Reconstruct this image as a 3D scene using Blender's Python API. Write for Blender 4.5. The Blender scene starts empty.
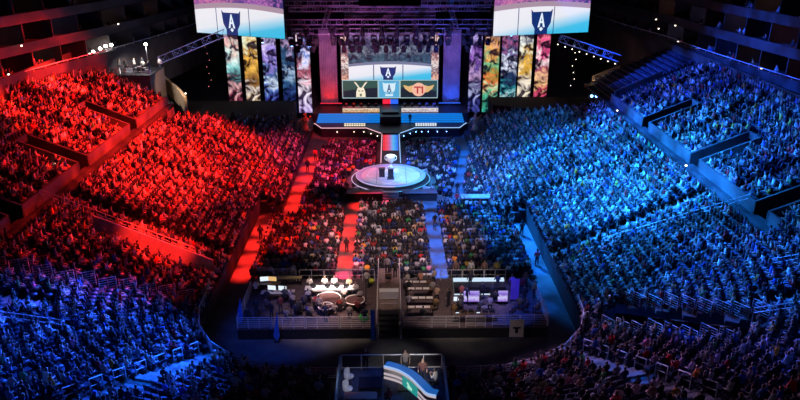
import bpy, math, random
import numpy as np
from mathutils import Vector, Matrix

random.seed(11)
rng = np.random.default_rng(7)
C = bpy.context.scene.collection
sc = bpy.context.scene
R = math.radians

# ------------------------------------------------------------------ camera, world, lamps, exposure
CAM = Vector((0, 0, 30))
cam = bpy.data.objects.new('camera', bpy.data.cameras.new('camera'))
C.objects.link(cam)
cam.location = CAM
cam.rotation_euler = (R(90 - 21.2), 0, R(-0.8))
cam.data.sensor_width = 36
cam.data.lens = 36 * 700 / 800
cam.data.clip_end = 600
sc.camera = cam
sc.view_settings.view_transform = 'Standard'
sc.view_settings.look = 'None'
sc.view_settings.gamma = 1
sc.view_settings.use_curve_mapping = False
sc.view_settings.exposure = 0.0

w = bpy.data.worlds.new('world')
sc.world = w
w.use_nodes = True
w.node_tree.nodes['Background'].inputs[0].default_value = (0.16, 0.12, 0.55, 1)
w.node_tree.nodes['Background'].inputs[1].default_value = 0.022


def spot(name, pos, target, color, kw, angle, blend=0.6, size=0.4, gobo=0):
    l = bpy.data.lights.new(name, 'SPOT')
    l.energy = kw * (560 if 'wash' in name else 1000)
    l.color = color
    l.spot_size = R(angle)
    l.spot_blend = blend
    l.shadow_soft_size = size
    o = bpy.data.objects.new(name, l)
    C.objects.link(o)
    o.location = pos
    o.rotation_euler = (Vector(target) - Vector(pos)).to_track_quat('-Z', 'Y').to_euler()
    if gobo:
        # break-up gobo: a patterned plate in the lamp, so the beam lands in patches
        l.use_nodes = True
        nt = l.node_tree
        em = nt.nodes['Emission']
        tc = nt.nodes.new('ShaderNodeTexCoord')
        n = nt.nodes.new('ShaderNodeTexNoise')
        n.inputs['Scale'].default_value = gobo
        n.inputs['Detail'].default_value = 2.5
        nt.links.new(tc.outputs['Normal'], n.inputs['Vector'])
        r = nt.nodes.new('ShaderNodeMapRange')
        r.inputs['From Min'].default_value = 0.40
        r.inputs['From Max'].default_value = 0.62
        r.inputs['To Min'].default_value = 0.42
        r.inputs['To Max'].default_value = 1.5
        nt.links.new(n.outputs['Fac'], r.inputs['Value'])
        nt.links.new(r.outputs[0], em.inputs['Strength'])
    return o


RED = (1.0, 0.018, 0.012)
PINK = (1.0, 0.05, 0.16)
BLUE = (0.012, 0.23, 1.0)
DEEP = (0.02, 0.10, 1.0)
AZURE = (0.004, 0.15, 1.0)
WHITE = (1.0, 0.93, 0.88)
WARM = (1.0, 0.62, 0.36)
# side stands, washed from lamps hung over the floor and the stage
spot('red_wash', (-2, 90, 28), (-24, 80, 5), RED, 520, 50, gobo=24)
spot('red_wash', (-8, 62, 26), (-27, 70, 7), RED, 330, 46, gobo=24)
spot('red_wash', (-3, 88, 28), (-38, 82, 11), RED, 330, 36, gobo=24)
spot('red_wash', (-2, 84, 24), (-22, 56, 5), RED, 330, 26, gobo=24)
spot('red_rim_beam', (-20, 84, 25), (-40.5, 82, 13.0), RED, 230, 20)
spot('red_rim_beam', (-20, 72, 25), (-40.5, 70, 13.0), RED, 230, 19)
spot('red_wash', (-6, 72, 26), (-35, 58, 10.5), RED, 110, 20)
spot('red_vomitory_beam', (-14, 56, 25), (-20, 55.4, 5), RED, 50, 14)
spot('red_vomitory_beam', (-10, 40, 22), (-20, 55.3, 5), RED, 90, 17)
spot('blue_wash', (2, 90, 28), (23, 72, 4), BLUE, 800, 56, gobo=24)
spot('blue_wash', (6, 76, 27), (25, 50, 6), BLUE, 330, 36, gobo=24)
spot('blue_wash', (8, 58, 26), (24, 64, 6), BLUE, 370, 46, gobo=24)
spot('blue_wash', (3, 88, 28), (38, 84, 11), DEEP, 300, 40, gobo=22)
spot('blue_wash', (10, 62, 26), (36, 62, 11), DEEP, 120, 40, gobo=22)
spot('blue_wash', (6, 70, 25), (17, 92, 1), BLUE, 95, 36, gobo=24)
spot('blue_upper_beam', (18, 92, 26), (36.5, 99, 10.5), DEEP, 90, 27)
# corners by the camera
spot('corner_blue_wash', (-10, 66, 24), (-20, 36, 6), (0.015, 0.10, 1.0), 640, 34, gobo=24)
spot('corner_blue_wash', (-4, 60, 22), (-14, 36, 4), AZURE, 60, 16, gobo=24)
spot('corner_blue_wash', (14, 68, 24), (25, 40, 7), DEEP, 210, 32, gobo=24)
spot('corner_mixed_wash', (4, 66, 24), (15, 37, 4), (0.6, 0.35, 0.9), 60, 32, gobo=24)
for sgn, n0 in ((-1, 5), (1, 4)):
    for k in range(n0):
        d = .8 + k * 2.4
        px_, py_ = sgn * (12.55 + .276 * d), 42.5 - .961 * d
        spot('stair_beam', (px_ + sgn * 2, py_ + 6, 20), (px_, py_, 1.8 + d * .42), AZURE, 26 if sgn < 0 else 14, 8)
# floor seats and the coloured beams laid along the floor aisles
spot('floor_white_wash', (0, 50, 27), (0, 64, 0), (1.0, 0.66, 0.70), 44, 38)
spot('floor_pink_wash', (-4, 72, 25), (-8, 90, 0), PINK, 95, 40, gobo=26)
spot('floor_red_wash', (-6, 56, 25), (-11, 68, 0), RED, 60, 30, gobo=26)
spot('floor_blue_wash', (4, 66, 25), (8, 84, 0), (0.10, 0.25, 1.0), 150, 40, gobo=26)
BEAMS = [(-13.7, 58.5, RED), (-13.7, 61.5, RED), (-13.7, 65, RED), (-13.7, 68.5, RED), (-11.2, 75, RED), (-11.1, 78, RED), (-11.0, 81.5, RED), (-10.8, 85, RED), (-10.7, 89, RED), (-10.6, 93, RED),
         (-4.3, 57.5, PINK), (-4.3, 61, RED), (-4.3, 64.5, RED), (-4.3, 68, RED), (-4.3, 71.5, RED), (-3.4, 75.5, RED), (-1.6, 75.6, PINK),
         (4.65, 58, AZURE), (4.65, 61.5, AZURE), (4.65, 65, AZURE), (4.65, 68.5, AZURE), (4.65, 72, AZURE), (6.2, 75.8, AZURE), (7.7, 77.5, AZURE), (3.2, 75.6, AZURE),
         (8.2, 81, AZURE), (8.7, 84.5, AZURE), (9.3, 88, AZURE), (9.9, 92, AZURE), (10.5, 96, AZURE),
         (13.0, 52, AZURE), (13.1, 55.5, AZURE), (13.6, 59, AZURE), (13.8, 62.5, AZURE), (13.9, 66, AZURE), (13.9, 69.5, AZURE)]
for bx_, by_, bc_ in BEAMS:
    spot('aisle_beam', (bx_ * .8, by_ + 9, 24), (bx_, by_, 0), bc_, 210 if bx_ < 3 else ((90 if by_ > 57 else 25) if bx_ >= 13 else 140), 7.5 if bx_ < 13 else 6.5, .8)
# round platform, runway, stage
spot('platform_key', (-3, 66, 24), (-.5, 83, 1.2), (0.72, 0.66, 1.0), 26, 22)
spot('platform_azure', (10, 72, 22), (3, 83, 1.2), (0.02, 0.4, 1.0), 60, 18)
spot('trophy_key', (0, 70, 20), (0, 82, 4), (0.75, 1.0, 0.85), 40, 7)
spot('stage_red', (-6, 98, 20), (-9, 108, 2), RED, 18, 34)
spot('stage_blue', (6, 98, 20), (9, 108, 2), DEEP, 22, 34)
spot('curtain_rose', (-9, 98, 17), (-10.2, 116, 8), (0.8, 0.22, 0.42), 6, 36)
spot('curtain_blue', (9, 98, 17), (10.2, 116, 8), (0.12, 0.14, 0.75), 7, 36)
spot('truss_violet', (-6, 92, 12), (-3, 108, 18), (0.6, 0.15, 0.6), 10, 90)
spot('truss_blue', (9, 92, 12), (8, 108, 18), (0.14, 0.12, 1.0), 6, 80)
# production pens and the host booth
spot('pen_key', (-5.0, 46, 19), (-5.0, 52.8, 1.9), (1.0, 0.82, 0.74), 80, 12)
spot('pen_glint', (-3, 44, 19), (-4.6, 50.2, 1.5), (1.0, 0.6, 0.5), 12, 14)
spot('pen_fill', (-5, 46, 20), (-5, 51, 1), (1.0, .7, .55), 6, 34)
spot('pen_blue', (-11, 42, 14), (-9, 48, 1), DEEP, 3, 40)
spot('pen_fill', (5, 46, 20), (5, 52, 1), (1.0, 0.75, 0.62), 7, 34)
spot('pen_blue', (9, 46, 18), (9, 51, 1), DEEP, 12, 26)
spot('booth_key', (2.5, 30, 11), (1.4, 37.6, 4.2), (1.0, 0.93, 0.88), 3.6, 20)
spot('booth_blue', (0, 46, 12), (0, 36, 3), (.05, .2, 1), 1.5, 34)
spot('fence_key', (0, 41, 5.5), (-6, 47.6, 1.6), (1, .8, .7), .3, 44)
spot('fence_key', (0, 41, 5.5), (6, 47.6, 1.6), (1, .8, .7), .45, 44)
spot('booth_chair_key', (-3, 31, 10), (-2.6, 37.3, 3.2), (.75, .75, 1), 1.0, 16)  # added lamp without a fixture, only to brighten the tub chairs

# ------------------------------------------------------------------ materials


def mat(name, col, rough=0.7, emit=None, strength=0.0, metal=0.0, noise=0.0, nscale=4.0):
    m = bpy.data.materials.get(name)
    if m:
        return m
    m = bpy.data.materials.new(name)
    m.use_nodes = True
    nt = m.node_tree
    b = nt.nodes['Principled BSDF']
    b.inputs['Roughness'].default_value = rough
    b.inputs['Metallic'].default_value = metal
    b.inputs['Base Color'].default_value = (*col, 1)
    if noise:
        n = nt.nodes.new('ShaderNodeTexNoise')
        n.inputs['Scale'].default_value = nscale
        n.inputs['Detail'].default_value = 5
        tc = nt.nodes.new('ShaderNodeTexCoord')
        nt.links.new(tc.outputs['Object'], n.inputs['Vector'])
        r = nt.nodes.new('ShaderNodeValToRGB')
        r.color_ramp.elements[0].position = 0.3
        r.color_ramp.elements[1].position = 0.7
        r.color_ramp.elements[0].color = (*[c * (1 - noise) for c in col], 1)
        r.color_ramp.elements[1].color = (*[min(1, c * (1 + noise)) for c in col], 1)
        nt.links.new(n.outputs['Fac'], r.inputs[0])
        nt.links.new(r.outputs[0], b.inputs['Base Color'])
    if emit:
        b.inputs['Emission Color'].default_value = (*emit, 1)
        b.inputs['Emission Strength'].default_value = strength
    return m


def glow(name, col, s):
    return mat(name, (0.02, 0.02, 0.02), 0.5, col, s)


M_floor = mat('arena_floor', (0.11, 0.11, 0.112), 0.7, noise=0.3, nscale=0.9)
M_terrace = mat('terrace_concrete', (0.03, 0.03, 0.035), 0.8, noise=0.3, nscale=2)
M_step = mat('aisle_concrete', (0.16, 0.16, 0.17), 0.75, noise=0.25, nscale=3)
M_wall = mat('painted_block_wall', (0.07, 0.068, 0.068), 0.8, noise=0.12, nscale=1.2)
M_dark = mat('black_paint', (0.012, 0.012, 0.015), 0.8, noise=0.3, nscale=3)
M_suite = mat('suite_wall', (0.06, 0.05, 0.055), 0.8, noise=0.4, nscale=0.35)
M_beige = mat('beige_panel', (0.55, 0.43, 0.30), 0.8, noise=0.1)
M_rail = mat('galvanised_rail', (0.78, 0.76, 0.80), 0.5)
M_stage = mat('stage_deck', (0.022, 0.022, 0.028), 0.45, noise=0.2, nscale=2)
M_metal = mat('dark_metal', (0.05, 0.05, 0.06), 0.4, metal=0.6)
M_alu = mat('aluminium_truss', (0.25, 0.25, 0.28), 0.4, metal=0.5)
M_white = mat('white_laminate', (0.8, 0.8, 0.8), 0.5)
M_plat = mat('platform_white', (0.6, 0.6, 0.66), 0.25, noise=0.12, nscale=1.3)
M_seat = mat('seat_plastic', (0.025, 0.03, 0.06), 0.5, noise=0.2)
M_wood = mat('dark_desk_wood', (0.12, 0.07, 0.05), 0.5, noise=0.3)
M_cloth = mat('black_drape', (0.02, 0.02, 0.025), 0.95, noise=0.3, nscale=5)
M_curtain = mat('grey_drape', (0.40, 0.38, 0.41), 0.95, noise=0.2, nscale=1)
M_bluefab = mat('blue_fabric', (0.05, 0.20, 0.75), 0.8, noise=0.15)
M_pink = mat('skin', (0.55, 0.34, 0.25), 0.6)
M_hairb = mat('dark_hair', (0.025, 0.016, 0.012), 0.6)
M_green = mat('green_plastic', (0.05, 0.6, 0.08), 0.4)
E_line = glow('white_edge_light', (0.9, 0.85, 1.0), 1.3)
E_lineR = glow('rose_edge_light', (1.0, 0.55, 0.65), 1.1)
E_lineB = glow('azure_edge_light', (0.35, 0.6, 1.0), 1.2)
E_led = glow('azure_led_step', (0.003, 0.20, 0.75), 0.95)
E_led2 = glow('azure_led_seam', (0.01, 0.10, 0.45), 0.6)
E_red = glow('red_led', (1.0, 0.02, 0.06), 1.0)
E_blue = glow('blue_led', (0.03, 0.15, 1.0), 1.0)
E_bulb = glow('white_lamp', (1.0, 0.9, 0.8), 14)
E_small = glow('small_lamp', (1.0, 0.85, 0.65), 5)
E_bluebulb = glow('blue_lamp', (0.15, 0.4, 1.0), 14)
E_mon = glow('monitor_white', (0.75, 0.85, 1.0), 1.1)
E_cream = glow('cream_led', (1.0, 0.88, 0.68), 0.95)
E_gold = glow('gold_led', (1.0, 0.62, 0.25), 0.75)
E_navy = glow('navy_led', (0.008, 0.035, 0.20), 0.8)
E_whiteled = glow('white_led', (0.8, 0.9, 1.0), 1.0)
E_purple = glow('purple_led', (0.35, 0.22, 0.95), 1.0)
E_teal = glow('teal_led', (0.02, 0.30, 0.28), 0.9)
E_greendark = glow('dark_green_led', (0.03, 0.09, 0.07), 1.0)
E_rose = glow('rose_led', (0.85, 0.35, 0.35), 0.9)
E_skyb = glow('sky_blue_led', (0.10, 0.45, 0.75), 0.9)


def ramp_mat(name, cols, axis=2, noise=0.5, nscale=2.0, strength=1.0, distort=2.0, emit=True, detail=4, figure=0):
    """An LED picture: colour bands along one axis of the panel, broken up by noise."""
    m = bpy.data.materials.new(name)
    m.use_nodes = True
    nt = m.node_tree
    b = nt.nodes['Principled BSDF']
    b.inputs['Roughness'].default_value = 0.6
    b.inputs['Base Color'].default_value = (0.02, 0.02, 0.02, 1)
    tc = nt.nodes.new('ShaderNodeTexCoord')
    sp = nt.nodes.new('ShaderNodeSeparateXYZ')
    nt.links.new(tc.outputs['Generated'], sp.inputs[0])
    n = nt.nodes.new('ShaderNodeTexNoise')
    n.inputs['Scale'].default_value = nscale
    n.inputs['Detail'].default_value = detail
    n.inputs['Distortion'].default_value = distort
    nt.links.new(tc.outputs['Object'], n.inputs['Vector'])
    a = nt.nodes.new('ShaderNodeMath'); a.operation = 'SUBTRACT'; a.inputs[1].default_value = 0.5
    nt.links.new(n.outputs['Fac'], a.inputs[0])
    k = nt.nodes.new('ShaderNodeMath'); k.operation = 'MULTIPLY_ADD'; k.inputs[1].default_value = noise
    nt.links.new(a.outputs[0], k.inputs[0])
    nt.links.new(sp.outputs[axis], k.inputs[2])
    r = nt.nodes.new('ShaderNodeValToRGB')
    els = r.color_ramp.elements
    els[0].position = 0; els[0].color = (*cols[0], 1)
    els[1].position = 1; els[1].color = (*cols[-1], 1)
    for i, c in enumerate(cols[1:-1], 1):
        e = els.new(i / (len(cols) - 1)); e.color = (*c, 1)
    nt.links.new(k.outputs[0], r.inputs[0])
    if emit and figure:
        # a second pattern of dark and light strokes over the colours
        n2 = nt.nodes.new('ShaderNodeTexNoise')
        n2.inputs['Scale'].default_value = figure
        n2.inputs['Detail'].default_value = 3
        n2.inputs['Distortion'].default_value = 1.6
        nt.links.new(tc.outputs['Object'], n2.inputs['Vector'])
        n2.inputs['Roughness'].default_value = .45
        r2 = nt.nodes.new('ShaderNodeValToRGB')
        e2 = r2.color_ramp.elements
        e2[0].position = .38; e2[0].color = (.04, .03, .06, 1)
        e2[1].position = .62; e2[1].color = (1.25, 1.25, 1.25, 1)
        e3 = e2.new(.48); e3.color = (.75, .72, .75, 1)
        nt.links.new(n2.outputs['Fac'], r2.inputs[0])
        mx = nt.nodes.new('ShaderNodeMixRGB'); mx.blend_type = 'MULTIPLY'; mx.inputs[0].default_value = 1
        nt.links.new(r.outputs[0], mx.inputs[1]); nt.links.new(r2.outputs[0], mx.inputs[2])
        nt.links.new(mx.outputs[0], b.inputs['Emission Color'])
        b.inputs['Emission Strength'].default_value = strength
    elif emit:
        nt.links.new(r.outputs[0], b.inputs['Emission Color'])
        b.inputs['Emission Strength'].default_value = strength
    else:
        nt.links.new(r.outputs[0], b.inputs['Base Color'])
    return m


def color_mat(name, source, rough=0.8):
    m = bpy.data.materials.new(name)
    m.use_nodes = True
    nt = m.node_tree
    b = nt.nodes['Principled BSDF']
    b.inputs['Roughness'].default_value = rough
    if source == 'attr':
        n = nt.nodes.new('ShaderNodeVertexColor'); n.layer_name = 'Col'
        nt.links.new(n.outputs['Color'], b.inputs['Base Color'])
    elif source == 'object':
        n = nt.nodes.new('ShaderNodeObjectInfo')
        nt.links.new(n.outputs['Color'], b.inputs['Base Color'])
    else:
        n = nt.nodes.new('ShaderNodeObjectInfo')
        r = nt.nodes.new('ShaderNodeValToRGB')
        els = r.color_ramp.elements
        els[0].color = (*source[0], 1); els[1].color = (*source[-1], 1)
        for i, c in enumerate(source[1:-1], 1):
            els.new(i / (len(source) - 1)).color = (*c, 1)
        nt.links.new(n.outputs['Random'], r.inputs[0])
        nt.links.new(r.outputs[0], b.inputs['Base Color'])
    return m


M_shirt = color_mat('clothing', 'object')
M_skinr = color_mat('skin_tones', [(0.60, 0.40, 0.30), (0.42, 0.26, 0.18), (0.62, 0.44, 0.34), (0.25, 0.14, 0.09)], 0.55)
M_hairr = color_mat('hair_tones', [(0.02, 0.014, 0.01), (0.05, 0.03, 0.018), (0.012, 0.01, 0.01), (0.16, 0.09, 0.04)], 0.5)
M_trous = mat('dark_trousers', (0.03, 0.035, 0.06), 0.85)
M_crowd = color_mat('crowd_colours', 'attr')

# ------------------------------------------------------------------ mesh helpers


class MB:
    def __init__(s):
        s.v = []; s.f = []; s.m = []

    def add(s, vs, fs, mi=0):
        n = len(s.v)
        s.v += [tuple(p) for p in vs]
        s.f += [tuple(i + n for i in f) for f in fs]
        s.m += [mi] * len(fs)
        return s

    def box(s, x0, x1, y0, y1, z0, z1, mi=0):
        return s.add([(x0, y0, z0), (x1, y0, z0), (x1, y1, z0), (x0, y1, z0), (x0, y0, z1), (x1, y0, z1), (x1, y1, z1), (x0, y1, z1)],
                     [(0, 3, 2, 1), (4, 5, 6, 7), (0, 1, 5, 4), (1, 2, 6, 5), (2, 3, 7, 6), (3, 0, 4, 7)], mi)

    def tube(s, a, b, r=0.03, n=5, mi=0, r2=None):
        a = Vector(a); b = Vector(b); r2 = r if r2 is None else r2
        q = (b - a).to_track_quat('Z', 'Y')
        vs = []
        for p, rr in ((a, r), (b, r2)):
            for i in range(n):
                t = 2 * math.pi * i / n
                vs.append(p + q @ Vector((rr * math.cos(t), rr * math.sin(t), 0)))
        fs = [(i, (i + 1) % n, n + (i + 1) % n, n + i) for i in range(n)]
        fs += [tuple(range(n - 1, -1, -1)), tuple(range(n, 2 * n))]
        return s.add(vs, fs, mi)

    def path(s, pts, r=0.03, n=5, mi=0):
        for a, b in zip(pts, pts[1:]):
            s.tube(a, b, r, n, mi)
        return s

    def slab(s, poly, z0, z1, mi=0, side=None):
        """poly: xy outline counter-clockwise."""
        n = len(poly)
        side = mi if side is None else side
        s.add([(x, y, z) for z in (z0, z1) for x, y in poly], [tuple(range(n - 1, -1, -1)), tuple(range(n, 2 * n))], mi)
        s.add([(x, y, z) for z in (z0, z1) for x, y in poly], [(i, (i + 1) % n, n + (i + 1) % n, n + i) for i in range(n)], side)
        return s

    def panel(s, poly, y, t=0.03, mi=0):
        """a flat shape in the xz plane, facing -y, with thickness t."""
        n = len(poly)
        vs = [(x, yy, z) for yy in (y, y + t) for x, z in poly]
        return s.add(vs, [tuple(range(n)), tuple(range(2 * n - 1, n - 1, -1))] + [((i + 1) % n, i, n + i, n + (i + 1) % n) for i in range(n)], mi)

    def lathe(s, prof, n=20, c=(0, 0, 0), mi=0, a0=0):
        k = len(prof)
        vs = [(c[0] + r * math.cos(a0 + 2 * math.pi * i / n), c[1] + r * math.sin(a0 + 2 * math.pi * i / n), c[2] + z) for i in range(n) for r, z in prof]
        fs = [(i * k + j, ((i + 1) % n) * k + j, ((i + 1) % n) * k + j + 1, i * k + j + 1) for i in range(n) for j in range(k - 1)]
        return s.add(vs, fs, mi)

    def build(s, name, mats, parent=None, smooth=False, bevel=0):
        me = bpy.data.meshes.new(name)
        me.from_pydata(s.v, [], s.f)
        if not isinstance(mats, (list, tuple)):
            mats = [mats]
        for m in mats:
            me.materials.append(m)
        me.polygons.foreach_set('material_index', s.m)
        if smooth:
            me.polygons.foreach_set('use_smooth', [True] * len(s.f))
        me.update()
        o = bpy.data.objects.new(name, me)
        C.objects.link(o)
        if parent:
            o.parent = parent
        if bevel:
            b = o.modifiers.new('edge', 'BEVEL'); b.width = bevel; b.segments = 2; b.limit_method = 'ANGLE'
        return o


def tag(o, label=None, cat=None, group=None, kind=None):
    if label: o['label'] = label
    if cat: o['category'] = cat
    if group: o['group'] = group
    if kind: o['kind'] = kind
    return o


def thing(name, label, cat, loc=(0, 0, 0), rz=0, group=None):
    o = bpy.data.objects.new(name, None)
    o.empty_display_size = 0.2
    C.objects.link(o)
    o.location = loc
    o.rotation_euler = (0, 0, rz)
    return tag(o, label, cat, group)


def struct(name, mb, m, smooth=False):
    return tag(mb.build(name, m, None, smooth), kind='structure')


def dup(root, loc, rz=0, label=None, group=None):
    r = root.copy(); C.objects.link(r); r.location = loc; r.rotation_euler = (0, 0, rz)
    if label: r['label'] = label
    if group: r['group'] = group
    for ch in list(root.children):
        c = ch.copy(); C.objects.link(c); c.parent = r
        for g in ch.children:
            d = g.copy(); C.objects.link(d); d.parent = c
    return r


ORD = ('first second third fourth fifth sixth seventh eighth ninth tenth eleventh twelfth thirteenth fourteenth fifteenth '
       'sixteenth seventeenth eighteenth nineteenth twentieth').split()


def ordn(n):
    if n <= 20:
        return ORD[n - 1]
    tens = {20: 'twenty', 30: 'thirty', 40: 'forty', 50: 'fifty', 60: 'sixty', 70: 'seventy', 80: 'eighty', 90: 'ninety'}
    t = n // 10 * 10
    if n % 10 == 0:
        return tens[t][:-1] + 'ieth'
    return tens[t] + '-' + ORD[n % 10 - 1]


def vproj(p):
    """where a point of the place falls in the picture (used only to skip what no view would show)."""
    q = cam.rotation_euler.to_matrix().transposed() @ (Vector(p) - CAM)
    if q.z >= -1:
        return None
    return 400 + 700 * q.x / -q.z, 200 - 700 * q.y / -q.z


# ------------------------------------------------------------------ the bowl: shape of the stands
W, YN, RC, Z0 = 14.8, 39.5, 9.0, 1.8
ROW, RISE = 0.85, 0.374
CX, CY = W - RC, YN + RC
YFAR = 108.0


def bowl_path(step=0.7):
    """base points and outward normals of the front edge, from the far end of the red side round to the blue side."""
    pts = []
    n = int((YFAR - CY) / step)
    for i in range(n):
        pts.append(((-W, YFAR - i * (YFAR - CY) / n), (-1, 0)))
    for i in range(17):
        a = math.pi + i / 16 * math.pi / 2
        pts.append(((-CX + RC * math.cos(a), CY + RC * math.sin(a)), (math.cos(a), math.sin(a))))
    m = int(2 * CX / step)
    for i in range(1, m):
        pts.append(((-CX + i * 2 * CX / m, YN), (0, -1)))
    for i in range(17):
        a = 1.5 * math.pi + i / 16 * math.pi / 2
        pts.append(((CX + RC * math.cos(a), CY + RC * math.sin(a)), (math.cos(a), math.sin(a))))
    for i in range(1, n + 1):
        pts.append(((W, CY + i * (YFAR - CY) / n), (1, 0)))
    return pts


def side_s(x, y):
    ax = abs(x)
    if y >= CY:
        return ax - W
    dx, dy = ax - CX, CY - y
    if dx <= 0:
        return dy - RC
    return math.hypot(dx, dy) - RC


def in_poly(x, y, P):
    c = False
    n = len(P)
    for i in range(n):
        x1, y1 = P[i]; x2, y2 = P[(i + 1) % n]
        if (y1 > y) != (y2 > y) and x < (x2 - x1) * (y - y1) / (y2 - y1) + x1:
            c = not c
    return c


def strip(a, b, w0):
    a = Vector(a); b = Vector(b); d = (b - a).normalized(); n = Vector((-d.y, d.x)) * w0 / 2
    return [tuple(a - n), tuple(b - n), tuple(b + n), tuple(a + n)]


NR = 31
K_AISLE = (16, 17)            # the cross aisle between the lower and upper blocks of the side stands


def zrow(k, side):
    z = Z0 + k * RISE
    return z


def z_at(s):
    return Z0 + max(0, int(s / ROW)) * RISE


SLOT_S = (ROW * 18, ROW * 24)
slots = [(50.6, 52.8), (63.8, 66.0), (77.8, 80.0)]
TUN = strip((16.2, 46.6), (22.9, 37.0), 3.2)     # open vomitory on the blue side corner
BOOTH = [(-3.9, 20), (3.9, 20), (3.9, 40), (-3.9, 40)]
AN = R(74)
AISLES = []      # (start, direction, from s, to s, width, lit)
for sgn in (-1, 1):
    AISLES.append(((sgn * 12.55, 42.5), (sgn * math.cos(AN), -math.sin(AN)), 0, 14, 1.5))
    AISLES.append(((sgn * (CX + RC * math.cos(R(20))), CY - RC * math.sin(R(20))), (sgn * math.cos(R(20)), -math.sin(R(20))), 9, 18, 1.2) if sgn < 0 else
                  ((CX + RC * math.cos(R(24)), CY - RC * math.sin(R(24))), (math.cos(R(24)), -math.sin(R(24))), 11, 20, 1.2))
    for y in (58.2, 71.5, 84.5):
        AISLES.append(((sgn * W, y), (sgn, 0), 0, ROW * 16, 1.1))
    for y in (57, 72, 87):
        AISLES.append(((sgn * W, y), (sgn, 0), ROW * 18, ROW * 30, 1.1))
AISLES.append(((-W, 54.6), (-1, 0), 1.0, 10.5, 1.9))


def far_cut(s, x):
    """the far end of each stand is cut off on a slant."""
    if x < 0:
        return (107 - 1.55 * s) if s < ROW * 17 else 92.0
    return (110 - 1.45 * s) if s < ROW * 17 else 92.0


def aisle_at(x, y, s):
    for (p, d, s0, s1, w0) in AISLES:
        if s < s0 or s > s1:
            continue
        vx, vy = x - p[0], y - p[1]
        if vx * d[0] + vy * d[1] < -0.2:
            continue
        if abs(vx * d[1] - vy * d[0]) < w0 / 2 + 0.12:
            return True
    return False


def solid(x, y, s):
    """is there terrace here?"""
    if s > ROW * 17 and y < 46 and s > ROW * 26:
        return False
    if in_poly(x, y, TUN) or in_poly(x, y, BOOTH):
        return False
    if y > CY and SLOT_S[0] <= s <= SLOT_S[1]:
        for a, b in slots:
            if a < y < b:
                return False
    if x < 0 and s > ROW * 14 and y > 96:
        return False
    return True


def seated(x, y, s):
    """would a seat stand here?"""
    if not solid(x, y, s):
        return False
    if y > CY and ROW * K_AISLE[0] - 0.1 <= s < ROW * (K_AISLE[1] + 1) and y < 93:
        return False
    if y > far_cut(s, x):
        return False
    if aisle_at(x, y, s):
        return False
    if in_poly(x, y, [(p[0] * 1.0, p[1]) for p in strip((16.2, 46.6), (22.9, 37.0), 4.1)]):
        return False
    if x < 0 and in_poly(x, y, strip((-15.6, 49.6), (-28.4, 44.3), 0.9)):
        return False
    if y > CY:
        if SLOT_S[0] - 0.5 <= s <= SLOT_S[1] + 0.5:
            for a, b in slots:
                if a - 0.5 < y < b + 0.5:
                    return False
    return True


# ------------------------------------------------------------------ setting
fl = MB().box(-70, 70, 15, 150, -0.3, 0)
struct('floor', fl, M_floor)

P = bowl_path()
mb = MB()
far_lim = lambda x, s: (far_cut(s, x) + 1.0 if s < ROW * 17 else (93.0 if x < 0 else 104.5))
for k in range(NR):
    s0, s1 = k * ROW, (k + 1) * ROW
    z = Z0 + k * RISE
    zprev = z - RISE if k else 0.0
    run = None
    for i in range(len(P) - 1):
        (b0, n0), (b1, n1) = P[i], P[i + 1]
        q = [(b0[0] + n0[0] * s, b0[1] + n0[1] * s) for s in (s0, s1)] + [(b1[0] + n1[0] * s, b1[1] + n1[1] * s) for s in (s1, s0)]
        cx = sum(p[0] for p in q) / 4; cy = sum(p[1] for p in q) / 4; sm = (s0 + s1) / 2
        if cy > far_lim(cx, sm) or (cy < 23 and abs(cx) < 13):
            continue
        if not solid(cx, cy, sm):
            continue
        mb.add([(*q[0], zprev), (*q[0], z), (*q[1], z), (*q[2], z), (*q[3], z), (*q[3], zprev)], [(1, 2, 3, 4), (0, 1, 4, 5)])
for sgn in (-1, 1):
    for k in range(-4, 0):
        y0 = 70.5
        xo = sgn * (W + k * ROW); xi = sgn * (W + (k + 1) * ROW)
        if sgn < 0:
            y0 = 73.4
            if k < -3: continue
        mb.box(*sorted((xo, xi)), y0, 108, 0.0, max(.15, Z0 + k * RISE))
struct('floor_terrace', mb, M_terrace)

# aisle stairs up the stands
for ai, (p, d, s0, s1, w0) in enumerate(AISLES):
    mb = MB()
    n = (-d[1], d[0])
    k0, k1 = int(s0 / ROW), int(s1 / ROW)
    for k in range(k0, k1):
        for h in (0, 1):
            a = k * ROW + h * ROW / 2 - (ROW / 2 if not h else 0) + (ROW / 2 if not h else 0)
            aa, bb = a, a + ROW / 2
            sm_ = side_s(p[0] + d[0] * (aa + bb) / 2, p[1] + d[1] * (aa + bb) / 2) if ai in (0, 8) or abs(d[1]) > .9 else (k + .5) * ROW
            z = z_at(sm_) + (0.02 if not h else RISE / 2)
            c = [(p[0] + d[0] * s + n[0] * t, p[1] + d[1] * s + n[1] * t) for s, t in ((aa, -w0 / 2), (bb, -w0 / 2), (bb, w0 / 2), (aa, w0 / 2))]
            if h == 0 and not solid(sum(q[0] for q in c) / 4, sum(q[1] for q in c) / 4, k * ROW + .4):
                break
            mb.slab(c, z - 0.25, z)
    struct('floor_stairs_%d' % (ai + 1), mb, M_step)


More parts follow.
